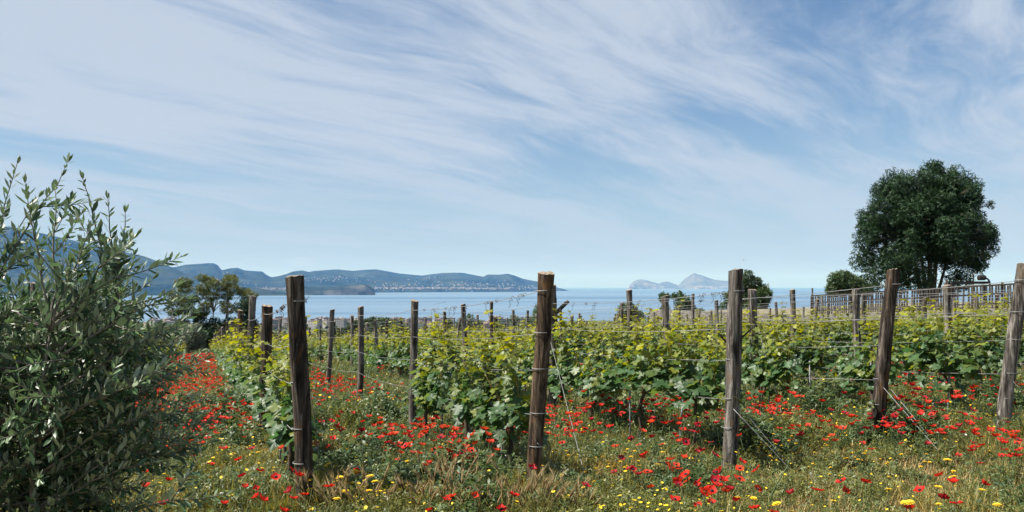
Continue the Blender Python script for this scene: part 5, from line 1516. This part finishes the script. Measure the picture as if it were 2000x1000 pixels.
# =================================================================== YELLOW FLOWERS
def daisy(seed, h, rad, rays=14):
    """hawkbit: head of strap petals on a thin bare stem; origin at the foot"""
    r = np.random.default_rng(seed); stem, head, core = Geo(), Geo(), Geo(); q = np.linspace(0, 1, 6); b = r.normal(size=2) * 0.03
    P = np.stack([b[0] * q * q * 2, b[1] * q * q * 2, h * q - 0.01], 1); stem.add(*tube(P, 0.0016, 4)); e = P[-1]
    stem.add(*tube(np.array([e - [0, 0, 0.012], e - [0, 0, 0.004], e]), [0.002, rad * 0.3, rad * 0.28], 7))
    for ring, (ra, up) in enumerate(((1.0, 0.15), (0.72, 0.42))):
        for k in range(rays):
            a = k * 6.283 / rays + ring * 0.2 + r.normal() * 0.06; d = np.array([math.cos(a), math.sin(a), up + r.normal() * 0.06])
            s = np.array([-math.sin(a), math.cos(a), 0]) * rad * 0.16; L_ = rad * ra
            head.add(np.array([e + s * 0.5, e - s * 0.5, e + d * L_ * 0.6 - s, e + d * L_ * 0.6 + s, e + d * L_ * 1.0 - s * 0.8, e + d * L_ * 1.0 + s * 0.8]), np.array([[0, 1, 2], [0, 2, 3], [3, 2, 4], [3, 4, 5]]), 0.4, 0)
    core.add(*tube(np.array([e, e + [0, 0, 0.006], e + [0, 0, 0.009]]), [rad * 0.3, rad * 0.34, rad * 0.12], 9))
    return stem.mesh('stem', [M['stem']]), head.mesh('petals', [M['yellow']]), core.mesh('core', [M['yellow_core']])


DA = [daisy(s, h, rad) for s, (h, rad) in enumerate(((0.30, 0.027), (0.24, 0.025), (0.36, 0.028), (0.20, 0.016), (0.26, 0.014), (0.16, 0.013)))]
BIG = [(1610, 950), (1737, 966), (1822, 949), (1838, 949), (1966, 985), (1440, 970), (1452, 966), (1785, 990), (1790, 996), (1543, 1000), (600, 944), (617, 912), (655, 914), (670, 928), (682, 935), (708, 930), (735, 938), (737, 946), (675, 953), (712, 962), (618, 968), (740, 970), (665, 985), (795, 912), (1850, 905), (1880, 915), (1905, 945), (700, 945), (645, 898)]
fl = [(*gpx(a, b, 0.30)[:2], 'big') for a, b in BIG]
for (px, py, n_, sp) in ((480, 940, 60, .35), (520, 880, 36, .5), (560, 850, 24, .4), (1130, 900, 40, .32), (1180, 900, 30, .3), (1140, 930, 20, .25), (1560, 890, 40, .4), (1640, 890, 30, .4), (1700, 900, 16, .4), (1180, 810, 40, .6), (1830, 780, 40, .7), (1870, 800, 30, .6), (1500, 870, 16, .3), (1380, 880, 12, .3), (880, 950, 10, .4), (1050, 870, 14, .3), (1950, 820, 16, .4)):
    b = gpx(px, py, 0.2)
    for _ in range(int(n_ * 0.7)): fl.append((b[0] + r.normal() * sp, b[1] + r.normal() * sp, 'small'))
fl = [f for f in fl if seen(f[0], f[1], pad=0)]; fl.sort(key=lambda f: (f[2] != 'big', math.hypot(f[0], f[1])))
DWORD = ('medium-stemmed', 'short-stemmed', 'long-stemmed', 'medium-high', 'tall', 'low')
for q, (x, y, kd) in enumerate(fl[:290]):
    k = int(r.integers(0, 3)) + (0 if kd == 'big' else 3); S_, H_, C_ = DA[k]
    root = bpy.data.objects.new('yellow_daisy', None); COL.objects.link(root); root.location = (x, y, float(zg(x, y))); root.rotation_euler = (r.normal() * 0.12 - 0.05, r.normal() * 0.12, r.uniform(0, 6.28)); root.empty_display_size = 0.05
    sz = r.uniform(0.85, 1.15); root.scale = (sz,) * 3
    tag(root, f'{"large" if kd == "big" else "small"} {DWORD[k]} yellow daisy {near_post(x, y)}', 'flower', 'yellow flowers in the grass')
    link('stem', S_, root); tag(link('petals', H_, root), kind='stuff'); link('flower_centre', C_, root)


# =================================================================== WILD BARLEY
def barley(seed, n=9):
    r = np.random.default_rng(seed); g, e = Geo(), Geo()
    blades(g, r, 16, 0.10, 0.26, 0.006, 0.03, 0.5, 0.25)
    for _ in range(n):
        a = r.uniform(0, 6.28); d = np.array([math.cos(a), math.sin(a), 0]); h = r.uniform(0.22, 0.36); ln = r.uniform(0.05, 0.16); q = np.linspace(0, 1, 6)
        P = np.array([r.normal() * 0.03, r.normal() * 0.03, 0]) + d * (ln * q ** 1.6)[:, None] + np.array([0, 0, 1.0]) * (h * q)[:, None]
        g.add(*tube(P, 0.0016, 3), 0.4, 0); t = unit(P[-1] - P[-2]); tip = P[-1]
        e.add(*tube(np.array([tip - t * 0.005, tip + t * 0.02, tip + t * 0.05, tip + t * 0.07 + d * 0.006]), [0.002, 0.006, 0.005, 0.0015], 5), 0.3, 1)
        for k in range(22):
            b = tip + t * 0.07 * (k / 22); w = unit(t + r.normal(size=3) * 0.22) * r.uniform(0.04, 0.065); s = unit(np.cross(w, [0.3, 0.9, 0.2])) * 0.0011
            e.add(np.array([b - s, b + s, b + w]), np.array([[0, 1, 2]]), r.uniform(0.2, 0.9), 1)
    return g.mesh('blades', [M['grass']]), e.mesh('ears', [M['grass'], M['barley_ear']])


M['barley_ear'] = leaf_mat('barley_ear', (0.24, 0.16, 0.09), (0.42, 0.36, 0.16), transl=0.4, rough=0.6, var=0.3)
BA = [barley(700 + s) for s in range(4)]
BP = [(620, 985), (650, 975), (690, 990), (720, 985), (800, 985), (825, 975), (860, 965), (870, 985), (900, 960), (925, 970), (905, 990), (840, 995), (1000, 985), (1020, 975), (1050, 985), (1075, 978), (1095, 985), (1110, 975), (985, 995), (1130, 992), (755, 992), (665, 995), (885, 940), (945, 990), (1040, 995)]
for q, (px, py) in enumerate(BP):
    b = gpx(px, py, 0.22); B_ = BA[q % 4]
    root = bpy.data.objects.new('wild_barley', None); COL.objects.link(root); root.location = b; root.rotation_euler = (0, 0, r.uniform(0, 6.28)); sz = r.uniform(0.85, 1.2); root.scale = (sz,) * 3; root.empty_display_size = 0.05
    tag(root, f'bristly wild barley tuft {near_post(b[0], b[1])}', 'grass tuft', 'wild barley tufts along the field edge')
    tag(link('blades', B_[0], root), kind='stuff'); tag(link('ears', B_[1], root), kind='stuff')

# tall bare thistle-like stalks and pale plantain spikes
for q, (px, py, tx, ty) in enumerate(((1500, 1040, 1535, 905), (1640, 940, 1660, 870), (1600, 930, 1585, 850), (1368, 1040, 1366, 965))):
    b = gpx(px, py); t_ = np.array([(tx - 1000) / F * b[1], b[1] - 0.05, CAMZ + (560 - ty) / F * b[1]]) - b; u = np.linspace(0, 1, 8)[:, None]
    o = bpy.data.objects.new('green_stalk', None); COL.objects.link(o); o.location = b
    bow = np.array([0.05, 0, 0]) * np.sin(u * 3.14) * (-1 if q == 0 else 1)
    link('stem', np_mesh('stem', *tube(t_ * u + bow, np.linspace(0.006, 0.0035, 8) * (1.0 if q in (0, 3) else 0.6), 6), [M['stem'] if q in (0, 3) else M['straw']]), o)
    link('seed_head', np_mesh('seed_head', *tube(t_ + np.array([[0, 0, -0.006], [0, 0, 0.006], [0.002, 0, 0.022], [0.002, 0, 0.03]]), [0.003, 0.008, 0.008, 0.003], 7), [M['stem'] if q in (0, 3) else M['straw']]), o)
    tag(o, ('long bent green stalk rising from the dry grass', 'dry straw-coloured stalk slanting beside the blackened leaning post', 'thin dry stalk near the anchor of the guy wire', 'upright green poppy capsule on a bare stalk among open poppies')[q], 'stalk')


def build_haze():
    m, t = mat('haze_air')
    out = t.n('ShaderNodeOutputMaterial'); vol = t.n('ShaderNodeVolumePrincipled')
    vol.inputs['Color'].default_value = (0.14, 0.41, 1.0, 1); vol.inputs['Density'].default_value = HAZE
    vol.inputs['Absorption Color'].default_value = (1, 1, 1, 1); vol.inputs['Anisotropy'].default_value = 0.0
    t.l(vol.outputs[0], out.inputs['Volume'])
    V, Fc = box((0, 49000, 640), (202000, 104000, 1530))
    o = link('haze', np_mesh('haze', V, np.concatenate([Fc[:, [0, 1, 2]], Fc[:, [0, 2, 3]]]), [m], smooth=False)); tag(o, kind='stuff')


HAZE = 2.9e-5
build_haze()
